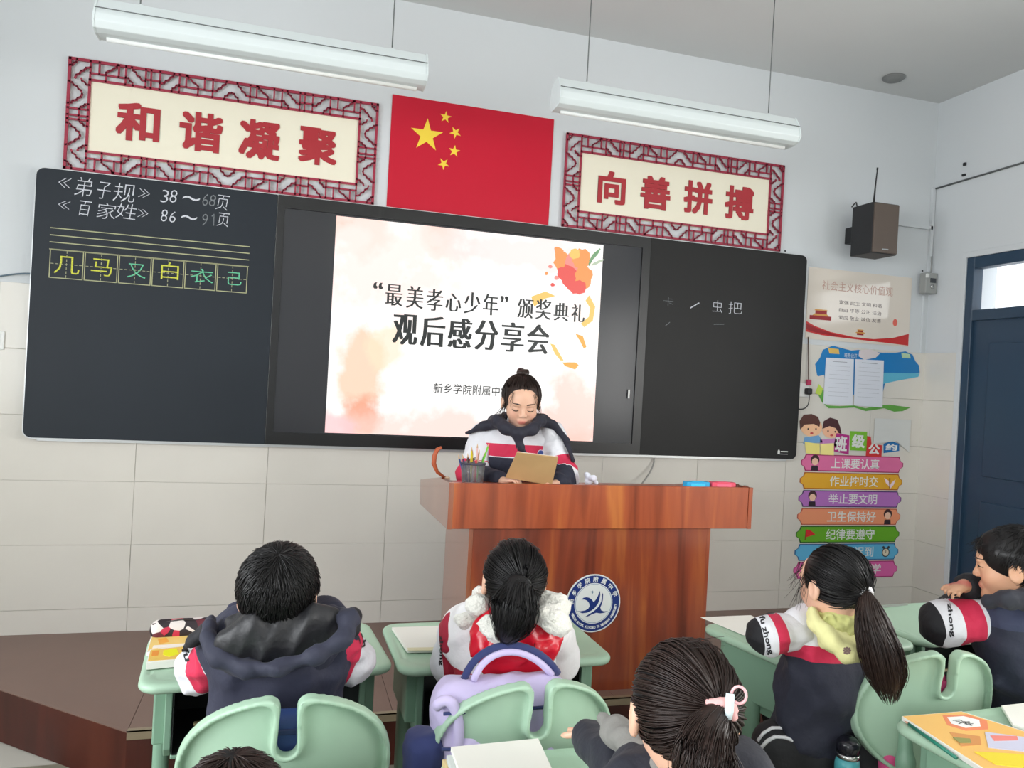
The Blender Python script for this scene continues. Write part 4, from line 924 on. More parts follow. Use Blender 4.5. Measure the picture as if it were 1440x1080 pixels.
def desk(x, y, rz, label, sxx=1):
    r = empty('school_desk', (x, y, 0), rz); tag(r, label, 'desk', 'green school desks'); r.scale = (sxx, 1, 1)
    for nm, me, off_ in (('desk_top', top_me, (0, 0, DT)), ('storage_box', box_me, (0, .01, DT-.026)), ('foot', foot_me, (-.27, 0, DT)), ('foot', foot_me, (.27, 0, DT)), ('column', col_me, (-.27, 0, DT-.0)), ('column', col_me, (.27, 0, DT)), ('bag_hook', hook_me, (.285, -.12, DT-.028))):
        o = obj(nm, me, None, r); o.location = off_
        if nm == 'storage_box':
            for n2, m2 in (('box_lining', lin_me), ('inner_rail', ledge_me)): obj(n2, m2, None, o)
    # column caps tie the top to the columns
    for s in (-1, 1): MB().box(s*.27-.02, s*.27+.02, -.12, .12, DT-.19, DT-.026, bev=.005).build('side_bracket', M['green2'], r)
    return r
DESKS = dict(d1=(1.146, -1.777, .085), d2=(1.822, -1.775, .012), d3=(2.928, -1.848, .205), d4=(3.605, -1.757, .06), d5=(1.83, -2.69, -.03), d6=(3.018, -2.672, .065), d7=(1.13, -2.715, -.05))
desk(*DESKS['d1'], 'green school desk at the left, pencil case and workbooks on it')
desk(*DESKS['d2'], 'green school desk in front of the podium, open white book on it')
desk(*DESKS['d3'], 'green school desk turned to the left, before the ponytailed girl in a yellow hood', .94)
desk(*DESKS['d4'], 'green school desk under the elbow of the boy by the door')
desk(*DESKS['d5'], 'green school desk in the bottom centre with a stack of white paper')
desk(*DESKS['d6'], 'green school desk in the bottom right corner with a yellow workbook')
desk(*DESKS['d7'], 'green school desk of which only the far edge shows at the bottom left')
# chair back: two lobes with a key-hole notch, flanged rim
BZc = .765
def f_back(X, Y, Z):
    bend = 1.5*X*X-.10*(Z-.05); y = Y-bend
    rx, rz = .226, .187
    zz = Z+.115; k0 = np.sqrt((X/rx)**2+(zz/rz)**2); k1 = np.sqrt((X/rx**2)**2+(zz/rz**2)**2)+1e-9; de = k0*(k0-1)/k1
    ax_ = abs(X); t = np.clip((Z+.035)/.15, 0, 1); r_ = .021-.008*t; dn = np.sqrt(ax_**2+(Z-(-.035+.15*t))**2)-r_
    k = .035; h = np.clip(.5-.5*(de+dn)/k, 0, 1); d2 = de*(1-h)-dn*h+k*h*(1-h)
    plate = np.maximum(d2, abs(y)-.0045); rim = np.maximum(abs(d2+.0055)-.0055, abs(y+.011)-.0165)
    k = .006; h = np.clip(.5+.5*(plate-rim)/k, 0, 1); return plate*(1-h)+rim*h-k*h*(1-h)
cs_ = SDF(.004); cs_.fn((-.235, -.06, -.31), (.235, .12, .08), f_back)
V, Fq = cs_.mesh(.0048); back_me = npmesh('backrest', smoothv(V, Fq, 2), Fq); back_me.materials.append(M['green'])
def f_seat(X, Y, Z):
    dz = Z-.06*(X/.2)**2*.35+.03*np.clip((Y-.12)/.08, 0, 1)**2; d2 = rr2(X, Y, .19, .185, .07); q1 = d2+.009; q2 = abs(dz)-.001
    return np.sqrt(np.maximum(q1, 0)**2+np.maximum(q2, 0)**2)+np.minimum(np.maximum(q1, q2), 0)-.009
ss_ = SDF(.004); ss_.fn((-.2, -.2, -.05), (.2, .2, .05), f_seat); V, Fq = ss_.mesh(.009, ((), (), ((-.05, .05),)), .005); seat_me = npmesh('seat', smoothv(V, Fq, 1), Fq); seat_me.materials.append(M['green'])
pp = SDF(.02); pp.chain([(0, -.14, .34), (0, -.215, .42), (0, -.232, .54), (0, -.222, .64)], [.021, .023, .021, .016]); V, Fq = pp.mesh(.007); post_me = npmesh('back_post', V, Fq); post_me.materials.append(M['green2'])
cc_ = SDF(.01); cc_.box((0, 0, .29), (.018, .034, .10), .016); V, Fq = cc_.mesh(.009); ccol_me = npmesh('column', V, Fq); ccol_me.materials.append(M['green2'])
fb = MB(); fb.box(-.012, .012, -.022, .022, .03, .22, bev=.006); fb.poly([(-.19, 0), (.19, 0), (.18, .03), (.03, .055), (-.03, .055), (-.18, .03)], -.018, .018, 'yz', bev=.005); cf_me = fb.mesh('foot'); cf_me.materials.append(M['dark_foot'])
cbr = MB().box(-.15, .15, -.02, .02, .36, .38, bev=.004).mesh('under_bar'); cbr.materials.append(M['dark_foot'])
def chair(x, y, rz, label):
    r = empty('school_chair', (x, y, 0), rz); tag(r, label, 'chair', 'green school chairs')
    for nm, me, lc in (('seat', seat_me, (0, 0, .395)), ('backrest', back_me, (0, -.198, BZc)), ('back_post', post_me, (-.125, .012, 0)), ('back_post', post_me, (.125, .012, 0)), ('column', ccol_me, (-.15, 0, 0)), ('column', ccol_me, (.15, 0, 0)), ('foot', cf_me, (-.15, 0, 0)), ('foot', cf_me, (.15, 0, 0)), ('under_bar', cbr, (0, 0, 0))):
        o = obj(nm, me, None, r); o.location = lc
    return r
def chair_at(bx_, by, rz, label):     # given the centre of the backrest
    return chair(bx_+math.sin(-rz)*-.198*-1*-1 if 0 else bx_-math.sin(rz)*.198, by+math.cos(rz)*.198, rz, label)
CH1 = chair_at(1.197, -2.44, -.02, 'green school chair behind the boy in the navy hooded jacket')
CH2 = chair_at(1.745, -2.44, .03, 'green school chair behind the girl in red and white, lilac backpack on it')
CH3 = chair_at(2.945, -2.40, -.08, 'green school chair behind the girl with the yellow hood, pink bag on it')

# ---- things on the desks
def quad(z, pts, th, m, name, label, cat, group=None):
    P = [at_z(px, py, z) for px, py in pts]; c_ = sum(P)/len(P)
    o = MB().poly([(p[0]-c_[0], p[1]-c_[1]) for p in P], -th, 0, 'xy', bev=min(.0008, th*.3)).build(name, m); o.location = (c_[0], c_[1], z); tag(o, label, cat, group); return o, c_
cover = mat('workbook_cover', (236, 200, 110), .35, var=.25, vscale=14); paperm = mat('book_paper', (236, 234, 226), .7)
o, c_ = quad(DT+.012, [(214, 888), (284, 886), (276, 914), (206, 918)], .010, paperm, 'workbook', 'upper yellow workbook at the left edge of the left desk', 'book', 'workbooks on the left desk')
def print_on(o, c_, z, pts, m, name='printed_shape', lift=.0006):
    P = [at_z(px, py, z) for px, py in pts]; MB().poly([(p[0]-c_[0], p[1]-c_[1]) for p in P], 0, lift, 'xy').build(name, m, o)
print_on(o, c_, DT+.012, [(216, 889), (282, 887), (275, 911), (208, 915)], PM((240, 205, 120)), 'cover')
for pts, c in (([(214, 889), (236, 888), (240, 892), (226, 895), (212, 893)], (70, 170, 130)), ([(222, 899), (234, 897), (238, 903), (224, 906)], (240, 170, 70)), ([(216, 908), (275, 904), (274, 908), (214, 912)], (246, 236, 226))):
    print_on(o, c_, DT+.012, pts, PM(c), lift=.001)
o, c_ = quad(DT+.020, [(211, 913), (272, 906), (268, 926), (206, 932)], .019, paperm, 'workbook', 'lower yellow workbook with a lemon spot at the left edge of the left desk', 'book', 'workbooks on the left desk')
print_on(o, c_, DT+.020, [(212, 914), (271, 908), (267, 925), (208, 930)], PM((238, 196, 96)), 'cover'); print_on(o, c_, DT+.020, [(230, 915), (248, 912), (252, 920), (238, 924), (229, 921)], PM((240, 236, 30)), lift=.001); print_on(o, c_, DT+.020, [(214, 916), (224, 915), (222, 922), (213, 923)], PM((236, 150, 60)), lift=.001)
# pencil case, printed in red, black and white patches
pcm = bpy.data.materials.new('patterned_cloth'); pcm.use_nodes = True; nt = pcm.node_tree
vo = nt.nodes.new('ShaderNodeTexVoronoi'); vo.inputs['Scale'].default_value = 34; tc = nt.nodes.new('ShaderNodeTexCoord'); rp = nt.nodes.new('ShaderNodeValToRGB'); rp.color_ramp.interpolation = 'CONSTANT'
e = rp.color_ramp.elements; e[0].color = (*lin((40, 30, 36)), 1); e[1].position = .35; e[1].color = (*lin((190, 40, 70)), 1); x_ = e.new(.6); x_.color = (*lin((220, 210, 206)), 1); x_ = e.new(.8); x_.color = (*lin((96, 34, 46)), 1)
sp_ = nt.nodes.new('ShaderNodeSeparateColor'); nt.links.new(tc.outputs['Object'], vo.inputs['Vector']); nt.links.new(vo.outputs['Color'], sp_.inputs[0]); nt.links.new(sp_.outputs[0], rp.inputs[0]); nt.links.new(rp.outputs[0], nt.nodes['Principled BSDF'].inputs['Base Color']); nt.nodes['Principled BSDF'].inputs['Roughness'].default_value = .6
a = at_z(224, 885, DT+.03); b_ = at_z(286, 882, DT+.03)
ps = SDF(.02); L_ = np.linalg.norm(b_-a); ps.cap((-L_/2, 0, .028), (L_/2, 0, .028), .027, k=.01); ps.box((0, 0, .016), (L_/2+.015, .026, .016), .012)
pco = blob('pencil_case', ps, pcm, None, hc=.005); pco.location = ((a[0]+b_[0])/2, (a[1]+b_[1])/2+.012, DT+.0005); pco.rotation_euler = (0, 0, .08); tag(pco, 'rounded pencil case patterned red, black and white, on the left desk', 'pencil case')
MB().tube([(-L_/2-.02, -.012, .046), (0, -.010, .0555), (L_/2+.02, -.012, .046)], .0022, 6).build('zip', PM((60, 50, 50)), pco)
# open book on desk 2, sheets, stack
o, c_ = quad(DT+.010, [(551, 882), (640, 879), (634, 913), (573, 914)], .009, paperm, 'open_book', 'open white book at the left of the desk before the podium', 'book')
print_on(o, c_, DT+.010, [(573, 911), (634, 910), (633, 914.5), (574, 915)], PM((222, 216, 180)), 'page_edges')
o, c_ = quad(DT+.0008, [(985, 868), (1056, 865), (1080, 880), (1080, 898), (1045, 893)], .0008, paperm, 'paper_sheet', 'white sheet on the desk of the girl with the yellow hood', 'paper')
for k, (pts, th, z, m, nm, lab, cat) in enumerate([([(622, 1068), (700, 1060), (722, 1090), (640, 1098)], .014, DT+.0145, PM((214, 190, 140)), 'workbook', 'tan workbook lowest in the stack on the bottom centre desk', 'book'), ([(628, 1062), (752, 1050), (770, 1088), (640, 1098)], .012, DT+.027, PM((206, 212, 210)), 'workbook', 'pale grey workbook in the middle of the stack on the bottom centre desk', 'book'),
        ([(634, 1050), (757, 1038), (778, 1084), (650, 1096)], .010, DT+.038, paperm, 'paper_pad', 'white paper pad topmost of the stack on the bottom centre desk', 'paper')]):
    quad(z, pts, th, m, nm, lab, cat)
o, c_ = quad(DT+.012, [(1268, 1007), (1352, 1000), (1480, 1040), (1480, 1100), (1410, 1100)], .011, paperm, 'workbook', 'orange and yellow workbook with a white oval label on the bottom right desk', 'book')
zz = DT+.012
print_on(o, c_, zz, [(1270, 1007.5), (1352, 1001), (1478, 1041), (1478, 1098), (1411, 1098)], PM((240, 190, 110)), 'cover')
for i, (pts, c) in enumerate([([(1325, 1006), (1360, 1005), (1388, 1014), (1390, 1026), (1358, 1028), (1332, 1020)], (236, 140, 100)), ([(1332, 1009), (1355, 1007.5), (1377, 1013), (1379, 1022), (1358, 1024), (1338, 1018)], (244, 244, 242)), ([(1335, 1030), (1378, 1036), (1380, 1048), (1352, 1050)], (216, 150, 90)), ([(1385, 1030), (1478, 1042), (1478, 1062), (1390, 1052)], (206, 206, 226)), ([(1392, 1035), (1430, 1036), (1432, 1042), (1398, 1043)], (236, 140, 130)), ([(1370, 1058), (1478, 1064), (1478, 1084), (1400, 1076)], (236, 214, 60)), ([(1340, 1038), (1364, 1040), (1366, 1046), (1350, 1046)], (150, 150, 90))]):
    print_on(o, c_, zz, pts, PM(c), lift=.0008+.0003*i)
a = at_z(1345, 1014, zz+.003); b_ = at_z(1371, 1018, zz+.003)
for k_, s_ in enumerate('习字'):
    t_ = text('cover_lettering', s_, 0, .03, 0, .03, 0, PM((40, 40, 44)), None, depth=.0003)
    t_.data.transform(Matrix.Rotation(-PI/2, 4, 'X')); p = a+(b_-a)*(.2+.45*k_); t_.parent = o; t_.location = (p[0]-c_[0]-.012, p[1]-c_[1]-.012, .0022); t_.scale = (.8, .8, 1)
a = at_z(1275, 1012, DT+.005); b_ = at_z(1345, 1052, DT+.016); d_ = b_-a; d_ = d_/np.linalg.norm(d_)
a = at_z(1278, 1018, DT+.0045); b_ = a+(at_z(1345, 1066, DT+.0045)-a)
pn = MB().tube([a, b_], .0042, 6).build('pencil', PM((40, 130, 110), .35)); tag(pn, 'teal pencil beside the orange workbook on the bottom right desk', 'pencil')
dv = (a-b_)/np.linalg.norm(a-b_); MB().tube([a, a+dv*.014, a+dv*.02], [.0042, .0014, .0004], 6).build('sharpened_tip', PM((220, 150, 120)), pn)
o, c_ = quad(DT+.0085, [(1408, 992), (1480, 984), (1480, 1036), (1424, 1018)], .008, paperm, 'open_book', 'cream pages at the far right edge of the bottom right desk', 'book')
o, c_ = quad(DT+.0005, [(1236, 852), (1276, 848), (1277, 851), (1237, 855)], .0004, PM((150, 160, 150)), 'dotted_ruler', 'thin dotted strip on the desk by the door', 'ruler')

# ---- lilac backpack on the second chair, pink bag and bottle on the third
M['lilac'] = mat('lilac_cloth', (200, 188, 226), .8, bump=.3, bscale=600, sheen=.2); M['navyc'] = mat('navy_cloth', (42, 52, 104), .8, bump=.3, bscale=500, sheen=.2); M['pinkst'] = mat('pink_strap', (206, 150, 160), .7)
bp = empty('backpack', (1.70, -2.335, .405)); tag(bp, 'lilac and navy school backpack squeezed between the girl and her chair', 'backpack')
bs = SDF(.03); bs.box((-.01, 0, .20), (.17, .062, .205), .05); bs.box((.0, -.02, .17), (.12, .07, .13), .04)
blob('bag_body', bs, M['lilac'], bp, hc=.009, noise=folds(.006, 22, 2))
bs = SDF(.03); bs.box((-.195, -.01, .13), (.045, .055, .165), .04); blob('side_pocket', bs, M['navyc'], bp, hc=.008, noise=folds(.005, 24, 3))
h = MB(); h.tube(bez((-.105, -.0, .40), (-.075, -.0, .50), (.06, 0, .50), (.13, 0, .40), 16), .0095, 8); h.build('handle', M['navyc'], bp)
h = MB(); h.tube(bez((-.085, -.012, .40), (-.06, -.006, .482), (.045, -.006, .482), (.112, -.006, .40), 16), .0085, 8); h.build('handle_lining', M['lilac'], bp)
for z_ in (.35, .27): MB().tube([(-.165, -.066, z_), (0, -.098 if z_ < .3 else -.07, z_), (.155, -.066, z_)], .004, 6).build('zip', M['navyc'], bp)
h = MB(); h.tube(bez((-.18, -.05, .36), (-.16, -.07, .40), (-.12, -.07, .38), (-.125, -.06, .24), 12), .013, 8); h.build('shoulder_strap', M['lilac'], bp)
h = MB(); h.tube([(-.20, -.045, .22), (-.245, -.05, .10), (-.265, -.05, -.04), (-.30, -.05, -.16)], .008, 6); h.tube([(-.245, -.05, .10), (-.235, -.05, -.02), (-.26, -.05, -.14)], .006, 6); h.build('loose_strap', M['pinkst'], bp)
MB().box(-.262, -.228, -.062, -.042, .08, .105, bev=.003).build('buckle', M['pinkst'], bp)
bb_ = empty('backpack', (1.20, -2.385, .41)); tag(bb_, 'small blue bag seen through the notch of the chair behind the navy jacket', 'backpack')
bs = SDF(.02); bs.box((0, 0, .185), (.075, .03, .185), .025); blob('bag_body', bs, mat('blue_cloth', (48, 72, 128), .6, bump=.3, bscale=500), bb_, hc=.008)
for z_ in (.33, .27, .20): MB().box(-.07, .07, -.034, -.028, z_, z_+.012, bev=.002, seg=1).build('strap_band', PM((150, 140, 160)) if z_ == .27 else PM((34, 50, 96)), bb_)
M['pink'] = mat('pink_cloth', (222, 84, 140), .75, bump=.3, bscale=500)
pbg = empty('pink_bag', (2.965, -2.30, .41)); tag(pbg, 'pink school bag mostly hidden behind the right hand chair', 'bag')
pbg.rotation_euler = (0, 0, -.05)
bs = SDF(.03); bs.box((.0, -.02, .15), (.11, .035, .16), .03); blob('bag_body', bs, M['pink'], pbg, hc=.011, noise=folds(.006, 22, 6))
bs = SDF(.03); bs.box((-.125, -.03, .03), (.03, .035, .09), .025); blob('side_pocket', bs, M['pink'], pbg, hc=.009)
MB().tube(bez((-.06, -.02, .30), (-.05, -.02, .37), (.05, -.02, .37), (.06, -.02, .30), 12), .009, 8).build('handle', M['pink'], pbg)
bl = empty('drink_bottle', (2.70, -2.33, .405)); tag(bl, 'teal drink bottle with a black cap by the right hand chair', 'bottle')
MB().lathe([(0, 0), (.03, 0), (.033, .005), (.033, .10), (.029, .12), (.0, .12)], 0, 0, 20).build('bottle_body', mat('teal_plastic', (84, 168, 176), .25), bl)
MB().lathe([(.0, .12), (.031, .12), (.031, .132), (.0, .132)], 0, 0, 20).build('chrome_ring', M['chrome'], bl)
MB().lathe([(.0, .132), (.03, .132), (.031, .16), (.022, .172), (0, .174)], 0, 0, 20).build('cap', mat('cap_black', (26, 26, 34), .2), bl)

# ================================================================ PEOPLE
SKIN = (224, 178, 152)
def skin_mat(c=SKIN):
    m = mat('skin', c, .5, attr='tone', bump=.08, bscale=300)
    m.node_tree.nodes['Principled BSDF'].inputs['Subsurface Weight'].default_value = .08
    m.node_tree.nodes['Principled BSDF'].inputs['Subsurface Radius'].default_value = (.01, .004, .002); return m
M['skin'] = skin_mat()
M['hair'] = mat('dark_hair', (24, 19, 18), .42, spec=.35, var=.25, vscale=30)
M['hairb'] = mat('brown_black_hair', (44, 31, 27), .42, spec=.35, var=.25, vscale=30)
M['hairc'] = mat('black_hair', (19, 17, 18), .4, spec=.35, var=.2, vscale=30)
def head_parts(S_, s, h, Rh, neck=None):
    """prims of head; h maps head-local points to the person's frame; face looks along local +y"""
    e = lambda c, r, k=.012, sub=False: S_.ell(h(c), np.array(r)*s, Rh, k*s, sub)
    e((0, -.012, .022), (.074, .088, .083)); e((0, .022, -.040), (.056, .058, .060), .03)
    e((0, .050, .030), (.052, .036, .045), .03)
    for q in (-1, 1): e((q*.034, .050, -.028), (.026, .026, .028), .02)
    e((0, .066, -.086), (.022, .018, .017), .02)
    for q in (-1, 1):
        e((q*.031, .092, .002), (.017, .014, .011), .012, True); e((q*.031, .0735, .000), (.0145, .0125, .0115), .003)
        e((q*.030, .084, .020), (.018, .006, .006), .012)
    S_.cap(h((0, .082, .004)), h((0, .0945, -.025)), .006*s, .0085*s, .010*s)
    for q in (-1, 1): e((q*.011, .090, -.028), (.0075, .008, .006), .004)
    e((0, .0815, -.053), (.020, .0065, .005), .009); e((0, .079, -.0615), (.016, .0065, .005), .009)
    for q in (-1, 1):
        e((q*.078, -.008, -.006), (.010, .020, .030), .006); e((q*.086, -.004, -.004), (.006, .011, .018), .004, True)
FACE = SDF(.012); head_parts(FACE, 1, lambda p: np.array(p, float), None)
def face_y(x, z):
    ys_ = np.linspace(.13, .02, 120); D = FACE.evaluate(np.array([x])[:, None, None], np.sort(ys_)[None, :, None], np.array([z])[None, None, :])[0, :, 0]
    Y = np.sort(ys_); i = np.nonzero(D < 0)[0]
    return Y[i[-1]] if len(i) else .07
def strand_mesh(paths, rad, n=3):
    """paths (k,m,3), rad (m,) or (k,m): thin tapered tubes joined in one mesh"""
    k, m, _ = paths.shape; d = np.gradient(paths, axis=1); d /= np.linalg.norm(d, axis=2, keepdims=True)+1e-9
    ref = np.where(np.abs(d[..., 2:3]) > .9, np.array([1., 0, 0]), np.array([0, 0, 1.])); a = np.cross(d, ref); a /= np.linalg.norm(a, axis=2, keepdims=True)+1e-9; b = np.cross(d, a)
    rad = np.broadcast_to(rad, (k, m)); V = []
    for j in range(n):
        q = 2*PI*j/n; V.append(paths+rad[..., None]*(a*math.cos(q)+b*math.sin(q)))
    V = np.stack(V, 2).reshape(-1, 3); base = (np.arange(k)[:, None]*m+np.arange(m-1)[None, :]).ravel()*n
    F = np.concatenate([np.stack([base+j, base+(j+1) % n, base+n+(j+1) % n, base+n+j], 1) for j in range(n)])
    return V, F
SC = np.array([0, -.014, .026]); SR = np.array([.0805, .0945, .0885])
def scalp(d, off=0): return SC+d/np.linalg.norm(d, axis=-1, keepdims=True)*(SR+off) if np.ndim(off) == 0 else SC+d/np.linalg.norm(d, axis=-1, keepdims=True)*(SR+off[..., None])
def hair_cap(h, Rh, s, low, front=.052, m=None, par=None, r_=None, boy=False, name='hair', lump=.0):
    S_ = SDF(.01)
    S_.ell(h(SC), SR*s, Rh, .01)
    if boy: S_.ell(h((0, .0, .040)), np.array((.080, .090, .074))*s, Rh, .02)
    S_.ell(h((0, .088, -.030)), np.array((.066, .062, .082 if not boy else .075))*s, Rh, .006, True)        # the face stays free
    S_.ell(h((0, .04, low-.10)), np.array((.12, .12, .10))*s, Rh, .01, True)                      # nape line
    for q in (-1, 1): S_.ell(h((q*.088, .012, -.022)), np.array((.018, .030 if not boy else .04, .036))*s, Rh, .006, True)   # around the ears
    return blob(name, S_, m, par, hc=.0055, noise=(folds(lump, 60, 5) if lump else None))
def slerp(a, b, t):
    a = a/np.linalg.norm(a, axis=-1, keepdims=True); b = b/np.linalg.norm(b, axis=-1, keepdims=True)
    w_ = np.arccos(np.clip((a*b).sum(-1), -.999, .999))[:, None, None]; t = t[None, :, None]
    return (np.sin((1-t)*w_)*a[:, None]+np.sin(t*w_)*b[:, None])/np.sin(w_)
def pulled_hair(h, s, tie, par, m, n=420, seed=1, low=-.055, loose=.0):
    """strands combed from the hairline over the scalp to the tie"""
    r = np.random.default_rng(seed); D0 = []
    while len(D0) < n:
        p = r.normal(size=3); p /= np.linalg.norm(p); q = SC+p*SR
        if q[2] < low: continue
        if q[1] > .02 and q[2] < .07 and abs(q[0]) < .062+.0*q[2]: continue
        if abs(q[0]) > .07 and -.01 < q[1] < .035 and q[2] < .015: continue
        D0.append(p)
    D0 = np.array(D0); T = (np.array(tie)-SC)/SR; t = np.linspace(0, 1, 9)
    P = slerp(D0, np.broadcast_to(T, D0.shape), t); off = r.uniform(.0, .0028, n)[:, None]+.0035*np.sin(t*PI)[None]*r.uniform(.2, 1, n)[:, None]+loose*r.random(n)[:, None]**6*np.sin(t*PI)[None]
    P = P/np.linalg.norm(P, axis=-1, keepdims=True); Q = SC+P*(SR+off[..., None])
    W_ = np.stack([h(x) for x in Q.reshape(-1, 3)]).reshape(Q.shape)
    V, F = strand_mesh(W_, np.array([.0006, .0012, .0014, .0014, .0014, .0014, .0014, .0013, .0011])*s)
    o = obj('hair_strands', npmesh('hair_strands', V, F), m, par); o['kind'] = 'stuff'; return o
def short_hair(h, s, par, m, n=1500, seed=2, low=-.05, crown=(.1, -.6, 1.)):
    r = np.random.default_rng(seed); D0 = []
    while len(D0) < n:
        p = r.normal(size=3); p /= np.linalg.norm(p); q = SC+p*SR
        if q[2] < low or (q[1] > .02 and q[2] < .05) or (q[1] > -.035 and q[2] < .03): continue
        D0.append(p)
    D0 = np.array(D0); C = np.array(crown, float); C /= np.linalg.norm(C)
    ax_ = np.cross(C, D0); ax_ /= np.linalg.norm(ax_, axis=1, keepdims=True)+1e-6; ax_ += r.normal(size=ax_.shape)*.25; ax_ /= np.linalg.norm(ax_, axis=1, keepdims=True)
    m_ = 5; P = []
    for k in range(m_):
        a = .36*k/(m_-1); P.append(D0*math.cos(a)+np.cross(ax_, D0)*math.sin(a))
    P = np.stack(P, 1); off = .0025+np.linspace(0, 1, m_)[None]*r.uniform(.0, .0085, n)[:, None]; Q = SC+P*(SR+off[..., None]); Q[..., 2] += .0
    W_ = np.stack([h(x) for x in Q.reshape(-1, 3)]).reshape(Q.shape); V, F = strand_mesh(W_, np.array([.0014, .0016, .0015, .0011, .0004])*s)
    o = obj('hair_strands', npmesh('hair_strands', V, F), m, par); o['kind'] = 'stuff'; return o
def tail(P, R, par, m, n=260, seed=3, name='ponytail', rot=.6):
    """a hanging tail of hair: P control points, R radius at each"""
    r = np.random.default_rng(seed); P = np.array(P, float); R = np.array(R, float); m_ = 16; u = np.linspace(0, 1, m_); x = np.linspace(0, 1, len(P))
    from_ = lambda A: np.stack([np.interp(u, x, A[:, i]) for i in range(3)], 1)
    C = from_(P)
    for _ in range(3): C[1:-1] = (C[:-2]+2*C[1:-1]+C[2:])/4
    rr = np.interp(u, x, R); d = np.gradient(C, axis=0); d /= np.linalg.norm(d, axis=1, keepdims=True); a = np.cross(d, (0, 1, .1)); a /= np.linalg.norm(a, axis=1, keepdims=True); b = np.cross(d, a)
    S_ = SDF(.012)
    S_.chain([c for c in C[:-2]], [max(.004, q*.72) for q in rr[:-2]]); core = blob(name, S_, m, par, hc=.006)
    ph = r.uniform(0, 2*PI, n); q = np.sqrt(r.uniform(.25, 1, n)); L_ = r.uniform(.78, 1.03, n)
    tw = ph[:, None]+rot*u[None]*r.uniform(-1, 1, n)[:, None]; w_ = q[:, None]*rr[None]*(1+.12*np.sin(u[None]*r.uniform(4, 12, n)[:, None]+ph[:, None]))
    W_ = C[None]+w_[..., None]*(np.cos(tw)[..., None]*a[None]+np.sin(tw)[..., None]*b[None])
    # strands of unequal length: resample each up to its own length
    out = np.empty_like(W_)
    for i in range(n):
        uu = np.clip(u*L_[i], 0, 1)
        for k in range(3): out[i, :, k] = np.interp(uu, u, W_[i, :, k])
    V, F = strand_mesh(out, np.linspace(.0017, .0005, m_)); obj('hair_strands', npmesh('hair_strands', V, F), m, core)['kind'] = 'stuff'
    return core
def fly(h, starts, par, m, seed=4):
    r = np.random.default_rng(seed); P = []
    for (a, b, k) in starts:
        for _ in range(k):
            A = np.array(a)+r.normal(size=3)*.006; B = np.array(b)+r.normal(size=3)*.012; Mi = (A+B)/2+r.normal(size=3)*.006; t = np.linspace(0, 1, 7)[:, None]
            P.append(np.stack([h(x) for x in (1-t)**2*A+2*t*(1-t)*Mi+t*t*B]))
    V, F = strand_mesh(np.array(P), np.linspace(.0009, .0003, 7)); o = obj('loose_hair', npmesh('loose_hair', V, F), m, par); o['kind'] = 'stuff'; return o
def hand_prims(S_, wr, elbow, cur, side, s=1.0, spread=.2, palm_n=None):
    """palm, four bent fingers of unequal length and a thumb from the palm's side; cur = direction the fingers point"""
    wr = np.array(wr, float); d = np.array(cur, float); d /= np.linalg.norm(d); up = np.array(palm_n if palm_n is not None else (0, 0, 1), float)
    up -= d*(up@d); up /= np.linalg.norm(up); lat = np.cross(d, up)*side
    pc = wr+d*.030*s
    S_.ell(pc, np.array((.026, .034, .013))*s, np.stack([lat, d, up], 1), .008)
    for i, (o, L_) in enumerate(((-.019, .040), (-.0065, .047), (.006, .044), (.018, .034))):
        b0 = wr+d*.052*s+lat*o*s; b1 = b0+(d*.9-up*.25)*L_*.5*s+lat*o*spread*s; b2 = b1+(d*.55-up*.8)*L_*.5*s
        S_.cap(b0-d*.01*s, b1, .0068*s, .0062*s, .003); S_.cap(b1, b2, .0062*s, .005*s, .003)
    t0 = wr+d*.018*s-lat*.022*s; t1 = t0+(d*.6-lat*.7-up*.2)*.028*s; t2 = t1+(d*.9-lat*.1-up*.3)*.024*s
    S_.cap(t0, t1, .0095*s, .0075*s, .006); S_.cap(t1, t2, .0075*s, .006*s, .003)
def W(root, px, py, d): return at_d(px, py, d)-np.array(root.location)
def along(P):
    """scalar 0..1 along a polyline"""
    P = [np.array(p, float) for p in P]; Ls = [np.linalg.norm(b-a) for a, b in zip(P[:-1], P[1:])]; T = sum(Ls)
    def f(V):
        best = np.full(len(V), 9.); out = np.zeros(len(V)); acc = 0
        for a, b, l in zip(P[:-1], P[1:], Ls):
            ba = b-a; tr = ((V-a)@ba)/(ba@ba); t = np.clip(tr, 0, 1); dd = np.linalg.norm(V-(a+t[:, None]*ba), axis=1); mk = dd < best; best = np.where(mk, dd, best); out = np.where(mk, (acc+t*l)/T, out); acc += l
        return out
    return f
def cloth(name, c=None, bands=None, rough=.75, **k):
    return mat(name, c or (30, 33, 48), rough, attr='s' if bands else None, ramp=bands, bump=.6, bscale=26, sheen=.04, bdist=.008, **k)
NAVY = (33, 36, 54); REDJ = (206, 40, 78); WHT = (226, 226, 232); BLK = (20, 20, 26)
